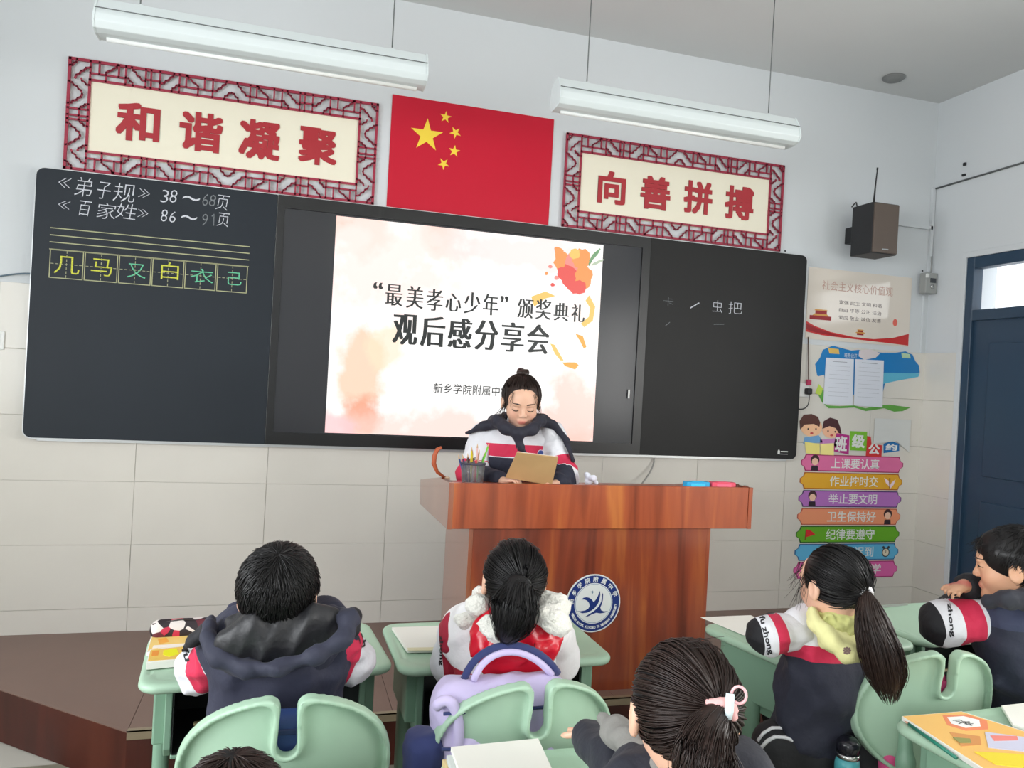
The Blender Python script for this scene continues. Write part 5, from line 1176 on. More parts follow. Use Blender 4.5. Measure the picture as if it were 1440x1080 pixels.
def person(label, rx, ry, z0, hp, Rh, s, chest, pelvis, rz, arms, legs, hairm, tone=SKIN, neck_r=.042):
    root = empty('person', (rx, ry, z0)); tag(root, label, 'person')
    hp = hp(root); h = lambda p: hp+Rh@(np.array(p, float)*s)
    chest = chest(root); pelvis = pelvis(root); arms = [[(W(root, *q[:3]) if len(q) == 3 else np.array(q[1])) for q in a] for a in arms]; legs = [[np.array(q, float) for q in l] for l in legs]
    nb = chest+np.array([0, 0, .13]); Rb = rotm(0, 0, rz)
    S_ = SDF(.02); head_parts(S_, s, h, Rh)
    S_.cap(h((0, -.02, -.05)), nb, neck_r*s, neck_r*s*1.1, .03)
    S_.ell(chest, (.125, .08, .14), Rb, .03); S_.ell((chest+pelvis)/2, (.10, .07, .16), Rb, .03); S_.ell(pelvis, (.12, .09, .09), Rb, .03)
    for a in arms:
        S_.cap(a[0], a[1], .036, .030, .02); S_.cap(a[1], a[2], .030, .021, .02)
        if len(a) > 3: hand_prims(S_, a[2], a[1], a[3]-a[2], 1 if a is arms[0] else -1, .92, palm_n=a[4] if len(a) > 4 else None)
        else: hand_prims(S_, a[2], a[1], a[2]-a[1], 1 if a is arms[0] else -1, .9)
    for l in legs:
        S_.cap(l[0], l[1], .055, .042, .02); S_.cap(l[1], l[2], .042, .028, .02); S_.cap(l[2], l[2]+Rb@np.array([0, .10, -.02]), .028, .022, .01)
    fx, fy, fz = [[], [], []], None, None
    fine = [[(hp[i]-.115*s, hp[i]+.115*s)]+[(a[2][i]-.05, a[2][i]+.07) for a in arms] for i in range(3)]
    def tone_f(V):
        L_ = (V-hp)@Rh/s; c = np.tile(np.array(lin(tone)), (len(V), 1))
        lip = np.exp(-(((L_[:, 0])/.02)**4+((L_[:, 2]+.0575)/.009)**4))*(L_[:, 1] > .07)
        ck = np.exp(-(((np.abs(L_[:, 0])-.04)/.02)**2+((L_[:, 2]+.03)/.02)**2))*(L_[:, 1] > .02)
        c = c*(1-lip[:, None])+np.array(lin((200, 116, 104)))*lip[:, None]; c = c*(1-.25*ck[:, None])+np.array(lin((230, 140, 124)))*.25*ck[:, None]
        return c
    body = blob('body', S_, M['skin'], root, hc=.013, fine=fine, hf=.0042, attrs={'tone': tone_f}, sm=1)
    return dict(root=root, h=h, hp=hp, Rh=Rh, s=s, chest=chest, pelvis=pelvis, arms=arms, legs=legs, nb=nb, Rb=Rb, hair=hairm)
def jacket(P, m, w_=.17, dpt=.115, sh=.075, low=.10, noise=.006, seed=1, sc=16, attr=None, name='jacket', belly=1.0):
    noise *= 1.5
    S_ = SDF(.035); c, p, Rb = P['chest'], P['pelvis'], P['Rb']
    S_.ell(c+np.array([0, 0, -.02]), (w_, dpt, .17), Rb); S_.ell((c+p)/2, (w_*.95*belly, dpt*1.02, .20), Rb); S_.ell(p+np.array([0, 0, .01]), (w_*.95, dpt*1.08, low), Rb)
    S_.cap(c+Rb@np.array([-w_*.62, 0, .085]), c+Rb@np.array([w_*.62, 0, .085]), sh*.85)
    S_.cap(P['nb']-np.array([0, 0, .03]), P['nb']+np.array([0, 0, .02]), .062, .056, .02)
    for a in P['arms']: S_.cap(c+Rb@(Rb.T@(a[0]-c)*.75), a[0], sh*.95, sh*.85)
    return blob(name, S_, m, P['root'], hc=.0085, noise=folds(noise, sc, seed), attrs={'s': attr} if attr else None, sm=2)
def sleeve(P, i, m, r=(.068, .062, .05), noise=.006, seed=3, sc=22, name='sleeve', band=True, stop=.93, lin_=None):
    a = P['arms'][i]; w_ = a[1]+(a[2]-a[1])*stop; S_ = SDF(.03); S_.chain([a[0], a[1], w_], list(r)); f = along([a[0], a[1], w_])
    if lin_:      # the coloured bands lie square to the upper arm; forearm and cuff beyond
        p0, p1 = W(P['root'], *lin_[0]), W(P['root'], *lin_[1]); u_ = (p1-p0)/((p1-p0)@(p1-p0)); fa = f; te = np.linalg.norm(a[1]-a[0])/(np.linalg.norm(a[1]-a[0])+np.linalg.norm(w_-a[1]))
        f = lambda V: np.where(fa(V) > te+.12, .995, np.clip((V-p0)@u_*.9+.02, .005, .99))
    return blob(name, S_, m, P['root'], hc=.007, noise=folds(noise, sc, seed), attrs={'s': f} if band else None, sm=2)
def trousers(P, m, noise=.006, r=(.085, .068, .05)):
    S_ = SDF(.03)
    S_.ell(P['pelvis']-np.array([0, 0, .02]), (.135, .115, .09), P['Rb'])
    for l in P['legs']: S_.chain([l[0], l[1], l[2]+np.array([0, 0, .02])], list(r))
    return blob('trousers', S_, m, P['root'], hc=.012, noise=folds(noise, 16, 8), sm=2)
def shoes(P, m):
    for l in P['legs']:
        S_ = SDF(.015); a = l[2]; f_ = P['Rb']@np.array([0, 1, 0]); S_.ell(a+f_*.05+np.array([0, 0, -.028]), (.036, .095, .03), P['Rb']); S_.ell(a+np.array([0, 0, -.005]), (.036, .042, .04), P['Rb'])
        S_.box(a+f_*.04+np.array([0, 0, -.048]), (.036, .1, .010), .008, P['Rb']); blob('shoe', S_, m, P['root'], hc=.008)
def face_marks(P, closed=True, both=True, right=True):
    h = P['h']; dk = M['hairc']; root = P['root']; b = MB(); br = MB()
    for q in (-1, 1):
        xs = np.linspace(.017, .046, 8); zz = (-.004-.0035*np.sin((xs-.017)/.029*PI)) if closed else (.0045*np.sin((xs-.017)/.029*PI))
        b.tube([h((q*x, face_y(q*x, z)+.0006, z)) for x, z in zip(xs, zz)], [.0009, .0017, .0021, .0023, .0023, .0021, .0017, .001], 5)
        zl = .0075+.002*np.sin((xs-.017)/.029*PI); b.tube([h((q*x, face_y(q*x, z)+.0002, z)) for x, z in zip(xs, zl)], .0005, 4)
        xs = np.linspace(.012, .048, 8); zz = .0215+.004*np.sin((xs-.012)/.036*PI*.8); br.tube([h((q*x, face_y(q*x, z)+.0004, z)) for x, z in zip(xs, zz)], [.0016, .0026, .003, .003, .0028, .0023, .0017, .0008], 5)
    b.build('eyelashes', dk, root); br.build('eyebrows', M['hairb'], root)
    n = MB(); n.tube([h((-.018, face_y(-.018, -.0575)+.0002, -.057)), h((0, face_y(0, -.058)+.0004, -.0585)), h((.018, face_y(.018, -.0575)+.0002, -.057))], .0009, 5); n.build('mouth_line', PM((110, 44, 44)), root)
    if not closed:
        for q in (-1, 1):
            e_ = MB(); e_.lathe([(0, .0), (.0052, .0), (.0045, .0012), (0, .0016)], 0, 0, 12); me = e_.mesh('iris'); me.transform(Matrix(np.vstack([np.hstack([P['Rh']@rotm(-PI/2, 0, 0), (h((q*.031, face_y(q*.031, -.001)-.0004, -.001)))[:, None]]), [0, 0, 0, 1]]).tolist())); obj('iris', me, dk, root)
def project_text(P, s, sd, c, ux, uy, wd, hgt, m, view, par, name='sleeve_lettering', each=True):
    """lettering laid on a cloth surface: flat letters pushed along view until they meet the surface"""
    ux = np.array(ux, float); ux /= np.linalg.norm(ux); uy = np.array(uy, float); uy -= ux*(uy@ux); uy /= np.linalg.norm(uy)
    co, fs = glyph_mesh(s, 0, thick=.022); lo, hi = co.min(0), co.max(0); u = (co[:, 0]-lo[0])/(hi[0]-lo[0])-.5; v = (co[:, 1]-lo[1])/(hi[1]-lo[1])-.5
    Q = c+u[:, None]*wd*ux+v[:, None]*hgt*uy
    T = sd['tree']; out = []
    vw = Vector(view).normalized()
    for q in Q:
        o_ = Vector(q)-vw*.15; loc, nrm, i, dd = T.ray_cast(o_, vw, .4)
        out.append(tuple(loc-vw*.0018) if loc else tuple(q))
    bm = bmesh.new(); me = bpy.data.meshes.new(name); me.from_pydata(out, [], fs); me.update(); bm.free()
    return obj(name, me, m, par)
from mathutils.bvhtree import BVHTree
def tree(o):
    me = o.data; return {'tree': BVHTree.FromPolygons([v.co.copy() for v in me.vertices], [tuple(p.vertices) for p in me.polygons])}
def viewdir(root, p): v = (np.array(root.location)+p)-CAM_LOC; return v/np.linalg.norm(v)
HID = lambda *p: (None, p, None, None)

# -------------------------------------------------- the girl reading at the podium
zc = 3.46
P = person('girl standing at the podium reading from a tan folder', 2.10, -.60, PLAT,
    lambda r: W(r, 733, 566, 3.45), rotm(0, 0, PI-.17)@rotm(-.33, 0, 0), 1.06, lambda r: W(r, 727, 640, 3.56), lambda r: W(r, 726, 640, 3.62)+np.array([0, 0, -.36]), PI-.15,
    [[(682, 615, 3.56), (664, 668, 3.50), (708, 677, 3.33), (745, 672, 3.27)], [(775, 615, 3.54), (792, 672, 3.46), (783, 680, 3.33), (750, 676, 3.27)]],
    [[(-.08, .0, .72), (-.09, -.02, .42), (-.09, .03, .065)], [(.08, .0, .72), (.09, -.02, .42), (.09, .03, .065)]], M['hairb'])
root = P['root']; hp = P['h']
def zpx(px, py, d): return W(root, px, py, d)[2]
zt, zb = zpx(728, 626, 3.45), zpx(728, 644, 3.45)
def tor_attr(zt, zb, k=2.0): return lambda V: np.clip(.5+(V[:, 2]-(zt+zb)/2)*k, .01, .99)
def bands3(zt, zb, top, mid, low, k=2.0, line=None):
    a, b = .5+(zb-(zt+zb)/2)*k, .5+(zt-(zt+zb)/2)*k
    r = [(0, low)]
    if line: r += [(a-.008*k*.5, line)]
    return r+[(a, mid), (b, top)]
j = jacket(P, cloth('jacket_girl_podium', bands=bands3(zt, zb, WHT, REDJ, NAVY, line=WHT)), w_=.165, dpt=.11, sh=.07, noise=.005, attr=tor_attr(zt, zb))
sb = [(0, WHT), (.36, REDJ), (.62, WHT), (.74, NAVY)]
for i in (0, 1):
    o = sleeve(P, i, cloth('sleeve_cloth', bands=sb), r=(.072, .066, .046), seed=5+i, stop=.80)
    if i == 0:
        tr_ = tree(o); c = W(root, 662, 648, 3.5); project_text(P, 'ff', tr_, c, CR+.2*CU, CU, .05, .022, PM((36, 36, 44)), viewdir(root, c), o)
trousers(P, cloth('trousers_navy', (30, 32, 44))); shoes(P, PM((230, 230, 230)))
hair_cap(hp, P['Rh'], P['s'], -.03, m=M['hairb'], par=root)
pulled_hair(hp, P['s'], (0, -.045, .112), root, M['hairb'], 620, 11, low=-.04)
bn = SDF(.01)
for k in range(9): q = 2*PI*k/9; bn.ell(hp((.015*math.cos(q), -.045+.015*math.sin(q), .117+.004*(k % 3))), (.014, .012, .010), P['Rh']@rotm(0, 0, q))
blob('hair_bun', bn, M['hairb'], root, hc=.004, noise=folds(.002, 90, 3)); MB().tube([hp((.022*math.cos(q), -.045+.022*math.sin(q), .107)) for q in np.linspace(0, 2*PI, 18)], .004, 6).build('hair_tie', PM((30, 40, 44)), root)
fly(hp, [((.074, .02, -.0), (.085, .04, -.085), 14), ((-.074, .02, -.0), (-.088, .03, -.07), 12), ((.07, .0, -.03), (.12, .0, -.10), 5), ((-.07, .0, -.03), (-.12, -.0, -.09), 5), ((.045, .065, .068), (.06, .088, .02), 8), ((-.045, .065, .068), (-.058, .085, .02), 8)], root, M['hairb'])
face_marks(P, True)
hd = SDF(.02)
pts = [(693, 592, 3.52), (700, 592, 3.44), (711, 602, 3.38), (730, 609, 3.345), (749, 603, 3.37), (758, 592, 3.43), (764, 590, 3.52), (745, 588, 3.60), (712, 588, 3.62), (693, 592, 3.52)]
hd.chain([W(root, *p) for p in pts], [.024, .026, .025, .022, .025, .026, .024, .026, .026, .024]); hd.chain([W(root, 700, 596, 3.46), W(root, 681, 599, 3.48), W(root, 656, 609, 3.50)], [.024, .02, .006])
hd.chain([W(root, 752, 592, 3.48), W(root, 777, 597, 3.50), W(root, 797, 620, 3.46), W(root, 806, 648, 3.44)], [.022, .018, .012, .008]); hd.chain([W(root, 726, 610, 3.345), W(root, 731, 626, 3.35), W(root, 742, 645, 3.36)], [.014, .013, .011])
blob('hood_collar', hd, cloth('hood_navy', (34, 34, 48)), root, hc=.006, noise=folds(.004, 34, 9), sm=1)
MB().tube([W(root, 727.5, 618, 3.335), W(root, 729, 640, 3.35)], .003, 6).build('zip', M['chrome'], root)
bc = W(root, 760, 637, 3.40); b = MB(); b.lathe([(0, 0), (.014, 0), (.014, .004), (0, .005)], 0, 0, 20); me = b.mesh('badge'); me.transform(Matrix.Translation(bc)@Matrix.Rotation(PI/2, 4, 'X')); o = obj('chest_badge', me, PM((220, 224, 236)), root)
b = MB(); b.lathe([(.008, .0), (.0125, 0), (.0125, .0055), (.008, .0055)], 0, 0, 20); me = b.mesh('badge'); me.transform(Matrix.Translation(bc)@Matrix.Rotation(PI/2, 4, 'X')); obj('badge_ring', me, M['em_blue'], o)
# the tan folder she holds
fo = [at_d(727, 636, 3.21), at_d(785, 643, 3.21), at_d(776, 682, 3.29), at_d(711, 671, 3.29)]; c_ = sum(fo)/4; nrm = np.cross(fo[1]-fo[0], fo[3]-fo[0]); nrm /= np.linalg.norm(nrm)
if nrm@(CAM_LOC-c_) < 0: nrm = -nrm
def slab(fo, c_, a, b_, name, m, par=None, gx=1):
    V = [(p-c_)*gx+nrm*a for p in fo]+[(p-c_)*gx+nrm*b_ for p in fo]; me = bpy.data.meshes.new(name); me.from_pydata([tuple(v) for v in V], [], [(0, 1, 2, 3), (7, 6, 5, 4), (0, 4, 5, 1), (1, 5, 6, 2), (2, 6, 7, 3), (3, 7, 4, 0)]); return obj(name, me, m, par)
fold = slab(fo, c_, -.003, .003, 'folder', mat('tan_card', (196, 160, 112), .5, var=.05, vscale=12)); fold.location = c_; tag(fold, 'tan card folder held open in both hands by the reading girl', 'folder')
slab(fo, c_, -.007, -.0031, 'pages', paperm, fold, .985)

# -------------------------------------------------- boy in the navy hooded jacket, left
def seat_person(label, cx, cy, crz, hpx, Rh, s, ch, pel, rz, arms, hairm, knee=.40, tone=SKIN, z0=0, lleg=None, **k):
    L_ = []
    for q in (-1, 1):
        R_ = rotm(0, 0, rz); L_.append([np.array(p) for p in ((R_@np.array([q*.075, .05, 0]))+np.array([0, 0, .475]), (R_@np.array([q*.09, .36, 0]))+np.array([0, 0, .47]), (R_@np.array([q*.09, .33, 0]))+np.array([0, 0, .065]))])
    if lleg: L_[0] = [np.array(lleg[0]), at_d(*lleg[1])-np.array([cx, cy, 0]), at_d(*lleg[2])*[1, 1, 0]-np.array([cx, cy, -.065])]
    return person(label, cx, cy, 0, lambda r: W(r, *hpx), Rh, s, lambda r: W(r, *ch), lambda r: np.array(pel, float), rz, arms, L_, hairm, tone, **k)
P = seat_person('boy seen from behind in a navy hooded jacket at the left desk', 1.165, -2.235, 0, (392, 838, 1.76), rotm(0, 0, -.18)@rotm(-.05, 0, 0), 1.03, (395, 935, 1.80), (0, .01, .50), -.02,
    [[(322, 905, 1.80), (283, 940, 1.90), (330, 880, 2.10)], [(468, 900, 1.80), (492, 930, 1.90), (455, 870, 2.08)]], M['hairc'])
root = P['root']; j = jacket(P, cloth('jacket_navy_boy', (40, 42, 62)), w_=.158, dpt=.115, sh=.072, noise=.010, seed=21, sc=13)
sb = [(0, NAVY), (.20, WHT), (.29, REDJ), (.72, WHT), (.992, BLK)]
for i in (0, 1):
    o = sleeve(P, i, cloth('sleeve_cloth', bands=sb if i == 0 else [(0, NAVY), (.10, WHT), (.24, REDJ), (.80, WHT), (.992, BLK)]), r=(.058, .056, .042), seed=25+i, noise=.008, lin_=([(318, 905, 1.82), (250, 925, 1.86)], [(462, 895, 1.82), (512, 905, 1.86)])[i])
    c = W(root, *((262, 920, 1.82) if i == 0 else (510, 900, 1.86))); project_text(P, 'fu' if i == 0 else 'zh', tree(o), c, CR*.3-CU, CR, .034, .016, PM((30, 30, 36)), viewdir(root, c), o)
trousers(P, cloth('trousers_navy', (30, 32, 44))); shoes(P, PM((60, 60, 66)))
hm = M['hairc']; hair_cap(P['h'], P['Rh'], P['s'], -.055, m=hm, par=root, boy=True, lump=.002); short_hair(P['h'], P['s'], root, hm, 3800, 31, low=-.062)
for q_, nm in (([(258, 912, 1.74), (272, 900, 1.73), (292, 888, 1.73)], 'l'), ([(496, 866, 1.80), (493, 886, 1.77)], 'r')):
    S_ = SDF(.01); S_.chain([W(root, *p) for p in q_], [.006, .016, .022] if nm == 'l' else [.022, .022]); blob('sleeve_cuff', S_, cloth('cuff_black', BLK), root, hc=.006, noise=folds(.003, 40, 5))
U = [(296, 872, 1.74), (292, 895, 1.68), (308, 925, 1.655), (345, 944, 1.64), (395, 938, 1.635), (445, 922, 1.645), (482, 900, 1.67), (492, 872, 1.72), (470, 862, 1.76)]
U = [W(root, *p) for p in U]
hd = SDF(.03); hd.chain(U, [.015, .015, .015, .014, .014, .015, .017, .020, .018]); hd.ell(W(root, 392, 915, 1.72), (.140, .045, .06), None, .03)
hood = blob('hood', hd, cloth('hood_shell', (40, 42, 60)), root, hc=.0065, noise=folds(.006, 26, 12), sm=1)
hl = SDF(.03); hl.ell(W(root, 392, 900, 1.70), (.132, .046, .066), rotm(.25, 0, 0), .02); hl.cap(W(root, 330, 875, 1.72), W(root, 460, 868, 1.72), .03, .03)
blob('hood_lining', hl, cloth('quilted_black', (30, 30, 34), rough=.5), hood, hc=.006, noise=folds(.011, 30, 14, (1, .3, .35)), sm=1)
hd = SDF(.02); hd.chain([W(root, 328, 880, 1.80), W(root, 338, 862, 1.83), W(root, 352, 850, 1.86)], [.03, .026, .018]); blob('raised_collar', hd, cloth('collar_navy', (40, 42, 66)), root, hc=.006, noise=folds(.004, 30, 3))

# -------------------------------------------------- girl in red and white, centre
P = seat_person('ponytailed girl seen from behind in a white and shiny red fleece hooded jacket', 1.79, -2.13, 0, (722, 818, 2.0), rotm(0, 0, -.12)@rotm(.06, 0, 0), .98, (712, 915, 2.06), (-.01, .02, .50), -.08,
    [[(648, 890, 2.06), (637, 930, 2.12), (650, 895, 2.36)], [(775, 888, 2.06), (782, 925, 2.12), (760, 890, 2.36)]], M['hairc'])
root = P['root']; zt, zb = zpx(712, 953, 1.96), zpx(712, 972, 1.96)
zt, zb = W(root, 712, 953, 1.96)[2], W(root, 712, 974, 1.96)[2]
WH2 = (238, 236, 238)
jacket(P, cloth('jacket_white_red', bands=bands3(zt, zb, WH2, (178, 30, 56), (40, 44, 70))), w_=.142, dpt=.11, sh=.07, noise=.006, seed=41, sc=14, attr=tor_attr(zt, zb))
sb = [(0, WH2), (.45, (160, 26, 52)), (.80, WHT), (.992, BLK)]
for i in (0, 1):
    o = sleeve(P, i, cloth('sleeve_cloth', bands=sb if i == 0 else [(0, WH2), (.992, BLK)]), r=(.060, .058, .043), seed=45+i, lin_=([(660, 900, 2.06), (614, 905, 2.06)], [(765, 890, 2.06), (805, 900, 2.06)])[i])
    if i == 0: c = W(root, 620, 915, 2.06); project_text(P, 'zhong', tree(o), c, -CU, CR, .08, .012, PM((30, 30, 36)), viewdir(root, c), o)
trousers(P, cloth('trousers_black', (30, 30, 36))); shoes(P, PM((220, 220, 224)))
hd = SDF(.03); hd.ell(W(root, 727, 897, 1.94), (.122, .056, .090), rotm(-.10, 0, -.1), .03); hd.ell(W(root, 722, 930, 1.945), (.070, .035, .050), rotm(0, 0, -.1), .03)
hood = blob('hood', hd, mat('shiny_red', (206, 22, 46), .22, bump=.25, bscale=60, bdist=.003), root, hc=.006, noise=folds(.009, 28, 16), sm=1)
for x in (702, 752): MB().tube([W(root, x, 905, 1.8865 if x < 720 else 1.888), W(root, x+1, 925, 1.895), W(root, x-3, 944, 1.92)], .0018, 5).build('seam', PM((150, 20, 36)), hood)
fz = mat('white_fleece', (240, 238, 230), .95, bump=1, bscale=160, sheen=.5, bdist=.006)
fl_ = SDF(.02)
for c, r in (((672, 852, 1.95), .030), ((676, 838, 2.0), .022), ((690, 880, 1.89), .026), ((706, 893, 1.885), .026), ((782, 852, 1.96), .032), ((770, 868, 1.90), .028), ((786, 880, 1.905), .026), ((765, 850, 1.98), .03), ((655, 872, 2.0), .028), ((718, 886, 1.90), .024)):
    fl_.ell(W(root, *c), (r*1.15, r, r), None, .025)
fl_.cap(W(root, 690, 872, 1.97), W(root, 770, 868, 1.97), .04, .04)
blob('fleece_lining', fl_, fz, hood, hc=.0055, noise=folds(.006, 60, 18), sm=1)
hm = M['hairc']; hair_cap(P['h'], P['Rh'], P['s'], -.05, m=hm, par=root); tie = (.004, -.108, .030); pulled_hair(P['h'], P['s'], tie, root, hm, 650, 41, low=-.06, loose=.006)
T0 = P['h'](tie); MB().tube([T0+P['Rh']@np.array([.017*math.cos(q), -.006, .015*math.sin(q)]) for q in np.linspace(0, 2*PI, 16)], .005, 6).build('hair_tie', PM((20, 20, 22)), root)
tail([P['h']((0, -.10, .030)), W(root, 727, 822, 1.865), W(root, 726, 850, 1.85), W(root, 719, 878, 1.845), W(root, 707, 903, 1.85)], [.014, .036, .062, .052, .016], root, hm, 520, 42)

# -------------------------------------------------- girl with the long ponytail and yellow hood, right
P = seat_person('girl with a long ponytail and a pale yellow hood over her school jacket', 2.74, -2.30, 0, (1171, 824, 2.13), rotm(0, 0, .12)@rotm(-.08, 0, 0), .98, (1166, 915, 2.23), (-.03, .135, .50), .10,
    [[(1120, 890, 2.18), (1078, 893, 2.14), (1095, 880, 2.36)], [(1212, 893, 2.2), (1240, 925, 2.3), (1200, 880, 2.45)]], M['hairb'], lleg=((-.09, .15, .475), (1094, 1050, 2.25), (1086, 1050, 2.22)))
root = P['root']; zt, zb = W(root, 1165, 923, 2.05)[2], W(root, 1165, 946, 2.05)[2]
jacket(P, cloth('jacket_girl_yellow_hood', bands=bands3(zt, zb, WHT, REDJ, (40, 42, 58))), w_=.135, dpt=.105, sh=.068, noise=.008, seed=61, sc=14, attr=tor_attr(zt, zb), belly=1.08)
sb = [(0, WHT), (.20, REDJ), (.43, WHT), (.68, BLK)]
o = sleeve(P, 0, cloth('sleeve_cloth', bands=sb), r=(.056, .050, .040), seed=65, noise=.006, lin_=[(1118, 885, 2.13), (1050, 895, 2.13)]); c = W(root, 1077, 893, 2.07)
project_text(P, 'fu zhong', tree(o), c, -CU+.25*CR, CR+.2*CU, .11, .020, PM((26, 26, 32)), viewdir(root, c), o)
sleeve(P, 1, cloth('sleeve_cloth', bands=sb), r=(.058, .052, .042), seed=66, noise=.006, lin_=[(1205, 890, 2.2), (1260, 925, 2.3)])
tz = trousers(P, cloth('trousers_black', (28, 28, 32))); shoes(P, PM((230, 230, 232)))
k0, k1 = P['legs'][0][0], P['legs'][0][1]; dv_ = (k1-k0)/np.linalg.norm(k1-k0)
T_ = tree(tz)['tree']        # two white stripes sewn along the thigh, laid on the cloth
for P_ in ([(1066, 1042), (1074, 1031), (1086, 1024), (1100, 1024), (1114, 1028), (1126, 1034)], [(1070, 1052), (1079, 1042), (1090, 1036), (1104, 1037), (1117, 1042), (1128, 1048)]):
    q_ = []
    for px, py in P_:
        w0 = Vector(W(root, px, py, 1.6)); vd = Vector(viewdir(root, np.array(w0))); hit = T_.ray_cast(w0, vd, 1.2)[0]
        if hit: q_.append(np.array(hit-vd*.001))
    if len(q_) > 1: MB().tube(q_, .0055, 6).build('trouser_stripe', PM((226, 226, 230)), tz)
YEL = (226, 222, 160)
hd = SDF(.02); hd.chain([W(root, 1142, 862, 2.10), W(root, 1150, 880, 2.065), W(root, 1168, 903, 2.045), W(root, 1190, 918, 2.04), W(root, 1215, 918, 2.06), W(root, 1225, 900, 2.10)], [.016, .020, .022, .024, .024, .02]); hd.ell(W(root, 1185, 895, 2.10), (.075, .04, .05), None, .03)
hood = blob('hood', hd, cloth('yellow_hood', YEL, rough=.9), root, hc=.0058, noise=folds(.004, 26, 19), sm=1)
hl = SDF(.02); hl.ell(W(root, 1180, 876, 2.10), (.066, .045, .042), rotm(.2, 0, 0), .02); hl.cap(W(root, 1150, 858, 2.14), W(root, 1200, 862, 2.13), .028, .03)
blob('hood_lining', hl, cloth('yellow_lining', (200, 200, 130), rough=.95), hood, hc=.0055, noise=folds(.008, 48, 20), sm=1)
th_ = tree(hood)
for (x_, y_) in ((1191, 915), (1214, 911)):
    c = W(root, x_, y_, 2.03); project_text(P, '※', th_, c, CR, CU, .022, .02, PM((120, 96, 90)), viewdir(root, c), hood, name='hood_print')
hm = M['hairb']; hair_cap(P['h'], P['Rh'], P['s'], -.04, m=M['hairc'], par=root)
tie = P['Rh'].T@(W(root, 1206, 828, 2.06)-P['hp'])/P['s']; tie = SC+(tie-SC)/np.linalg.norm((tie-SC)/SR)*1.04; pulled_hair(P['h'], P['s'], tie, root, M['hairc'], 650, 61, low=-.055, loose=.008)
T0 = P['h'](tie); Ti = T0
MB().tube([T0+np.array([.016*math.cos(q), -.0, .016*math.sin(q)]) for q in np.linspace(0, 2*PI, 16)], .0065, 6).build('white_hair_tie', PM((236, 234, 236)), root)
tail([T0, W(root, 1218, 850, 2.02), W(root, 1228, 880, 2.0), W(root, 1238, 912, 1.985), W(root, 1247, 948, 1.985), W(root, 1252, 985, 2.0)], [.012, .030, .044, .052, .05, .02], root, hm, 520, 62)
fly(P['h'], [((-.072, .03, .03), (-.085, .05, -.06), 16), ((-.05, .06, .06), (-.07, .085, -.0), 8), ((.02, -.02, .11), (-.05, -.0, .118), 6)], root, hm, 63)

# -------------------------------------------------- girl with the pink hair tie, foreground
P = seat_person('girl in the foreground with a pink and white hair tie round her long ponytail', 1.78, -3.04, 0, (960, 1004, 1.21), rotm(0, 0, -.26)@rotm(-.05, 0, 0), 1.0, (960, 1175, 1.24), (.0, .0, .48), .0,
    [[(900, 1125, 1.27), (868, 1078, 1.40), (828, 1036, 1.56)], [(1035, 1120, 1.25), (1060, 1140, 1.35), (1010, 1110, 1.5)]], M['hairc'])
root = P['root']; jacket(P, cloth('jacket_dark_navy', (30, 32, 44)), w_=.15, dpt=.11, sh=.07, noise=.006, seed=81, sc=14)
for i in (0, 1): sleeve(P, i, cloth('sleeve_navy', (28, 30, 42)), r=(.050, .042, .038), seed=85+i, band=False, noise=.005, stop=.97)
trousers(P, cloth('trousers_navy', (30, 32, 44))); shoes(P, PM((220, 220, 224)))
hd = SDF(.015); hd.chain([W(root, 846, 1010, 1.44), W(root, 866, 1028, 1.38), W(root, 895, 1052, 1.29), W(root, 925, 1080, 1.2)], [.012, .026, .026, .022])
blob('grey_hood_edge', hd, cloth('grey_lining', (128, 126, 122), rough=.9), root, hc=.0055, noise=folds(.004, 40, 23), sm=1)
hm = M['hairc']; hair_cap(P['h'], P['Rh'], P['s'], -.055, m=hm, par=root)
tie = P['Rh'].T@(W(root, 1000, 994, 1.13)-P['hp'])/P['s']; tie = SC+(tie-SC)/np.linalg.norm((tie-SC)/SR)*1.05; pulled_hair(P['h'], P['s']*1.0, tie, root, M['hairb'], 900, 81, low=-.06, loose=.007)
T0 = P['h'](tie); vd = viewdir(root, T0); e1 = np.cross(vd, (0, 0, 1)); e1 /= np.linalg.norm(e1)
sc_ = SDF(.006)
for q in np.linspace(0, 2*PI, 11)[:-1]: sc_.ell(T0+np.array([.0185*math.cos(q), -.004+.006*math.sin(3*q), .013*math.sin(q)]), (.0085, .008, .0075), None, .006)
blob('pink_hair_tie', sc_, mat('pink_fabric', (232, 178, 176), .8), root, hc=.0032, noise=folds(.002, 120, 3))
MB().tube([T0-vd*.028+e1*.012+np.array([0, 0, z]) for z in (-.012, 0, .012, .024)]+[T0-vd*.026+e1*.012+np.array([0, 0, .018])], [.004, .0065, .0065, .006, .005], 8).build('white_bead', PM((214, 230, 234)), root)
MB().tube([T0-vd*.024+e1*(.024+.010*math.cos(q))+np.array([0, 0, .024+.012*math.sin(q)]) for q in np.linspace(-2.2, 3.4, 14)], .0022, 6).build('pink_loop', PM((236, 180, 184)), root)
tail([T0, W(root, 998, 1020, 1.085), W(root, 994, 1050, 1.065), W(root, 988, 1085, 1.06), W(root, 985, 1120, 1.06)], [.014, .030, .040, .046, .03], root, M['hairb'], 520, 82)
fly(P['h'], [((.07, -.02, -.04), (.10, -.03, -.12), 14), ((.03, -.1, -.02), (.08, -.1, -.12), 12), ((-.02, -.02, .112), (.02, -.06, .122), 6)], root, M['hairb'], 83)

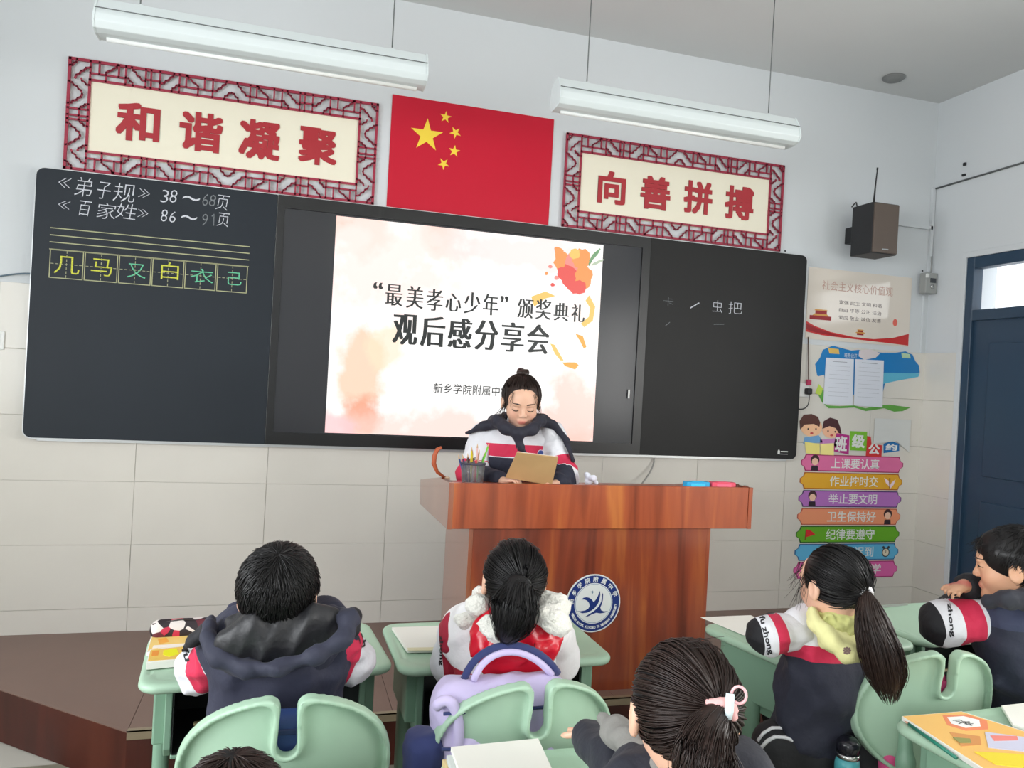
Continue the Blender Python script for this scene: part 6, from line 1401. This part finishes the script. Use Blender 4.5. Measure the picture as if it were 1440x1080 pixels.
# -------------------------------------------------- boy at the right, seen in profile
P = seat_person('boy in profile leaning on folded arms by the blue door, short black hair', 3.42, -2.28, 0, (1424, 797, 2.24), rotm(0, 0, .72)@rotm(-.10, 0, 0), 1.0, (1435, 895, 2.30), (.0, .02, .50), .35,
    [[(1404, 868, 2.28), (1326, 878, 2.30), (1350, 850, 2.46), (1335, 850, 2.42)], [(1470, 865, 2.4), (1400, 830, 2.50), (1356, 824, 2.31), (1318, 838, 2.24)]], M['hairc'], tone=(214, 164, 132))
root = P['root']; zt, zb = W(root, 1400, 855, 2.2)[2], W(root, 1400, 885, 2.2)[2]
jacket(P, cloth('jacket_boy_door', bands=bands3(zt, zb, (52, 58, 84), (52, 58, 84), (36, 40, 58))), w_=.15, dpt=.12, sh=.07, noise=.008, seed=91, sc=14, attr=tor_attr(zt, zb))
sb = [(0, WHT), (.22, REDJ), (.48, WHT), (.72, BLK)]
o = sleeve(P, 0, cloth('sleeve_cloth', bands=sb), r=(.062, .062, .044), seed=95, noise=.006, stop=.85, lin_=[(1396, 868, 2.28), (1296, 876, 2.28)]); c = W(root, 1337, 872, 2.2)
project_text(P, 'zhong', tree(o), c, -CU+.12*CR, CR+.1*CU, .10, .018, PM((26, 26, 32)), viewdir(root, c), o)
sleeve(P, 1, cloth('sleeve_cloth', bands=[(0, (40, 44, 64)), (.6, BLK)]), r=(.060, .052, .042), seed=96, noise=.005, stop=.88)
trousers(P, cloth('trousers_navy', (30, 32, 44))); shoes(P, PM((60, 60, 66)))
hd = SDF(.02); hd.chain([W(root, 1392, 846, 2.20), W(root, 1415, 842, 2.16), W(root, 1445, 842, 2.16), W(root, 1475, 850, 2.2)], [.02, .026, .03, .03]); blob('hood', hd, cloth('hood_dark', (44, 46, 56)), root, hc=.006, noise=folds(.005, 30, 3))
hm = M['hairc']; hair_cap(P['h'], P['Rh'], P['s'], -.045, m=hm, par=root, boy=True, lump=.002); short_hair(P['h'], P['s'], root, hm, 3200, 91, low=-.03)
fly(P['h'], [((x, .072, .075), (x*1.05, .092, .055), 14) for x in (-.05, -.03, 0, .03, .05)]+[((.06, .045, .07), (.066, .075, .035), 30), ((.05, .06, .075), (.055, .09, .04), 30), ((.07, .02, .05), (.077, .035, .005), 26)], root, hm, 92)
face_marks(P, False)

# -------------------------------------------------- boy bending low at the bottom left, only his crown shows
P = seat_person('child at the bottom edge, only the dark crown of the head showing', 1.12, -3.06, 0, (322, 1174, 1.16), rotm(0, 0, -.1)@rotm(-.35, 0, 0), 1.0, (322, 1294, 1.16), (.03, -.02, .48), -.05,
    [[(235, 1240, 1.2), (225, 1290, 1.3), (260, 1230, 1.45)], [(410, 1240, 1.2), (430, 1290, 1.3), (380, 1230, 1.45)]], M['hairb'])
root = P['root']; jacket(P, cloth('jacket_navy', (36, 38, 54)), w_=.15, dpt=.11, sh=.07, noise=.006, seed=101)
for i in (0, 1): sleeve(P, i, cloth('sleeve_navy', (36, 38, 54)), r=(.06, .056, .046), seed=105+i, band=False)
trousers(P, cloth('trousers_navy', (30, 32, 44))); shoes(P, PM((60, 60, 66)))
hair_cap(P['h'], P['Rh'], P['s'], -.055, m=M['hairc'], par=root, boy=True, lump=.002); short_hair(P['h'], P['s'], root, M['hairb'], 3200, 101, low=-.06, crown=(0, -.3, 1))
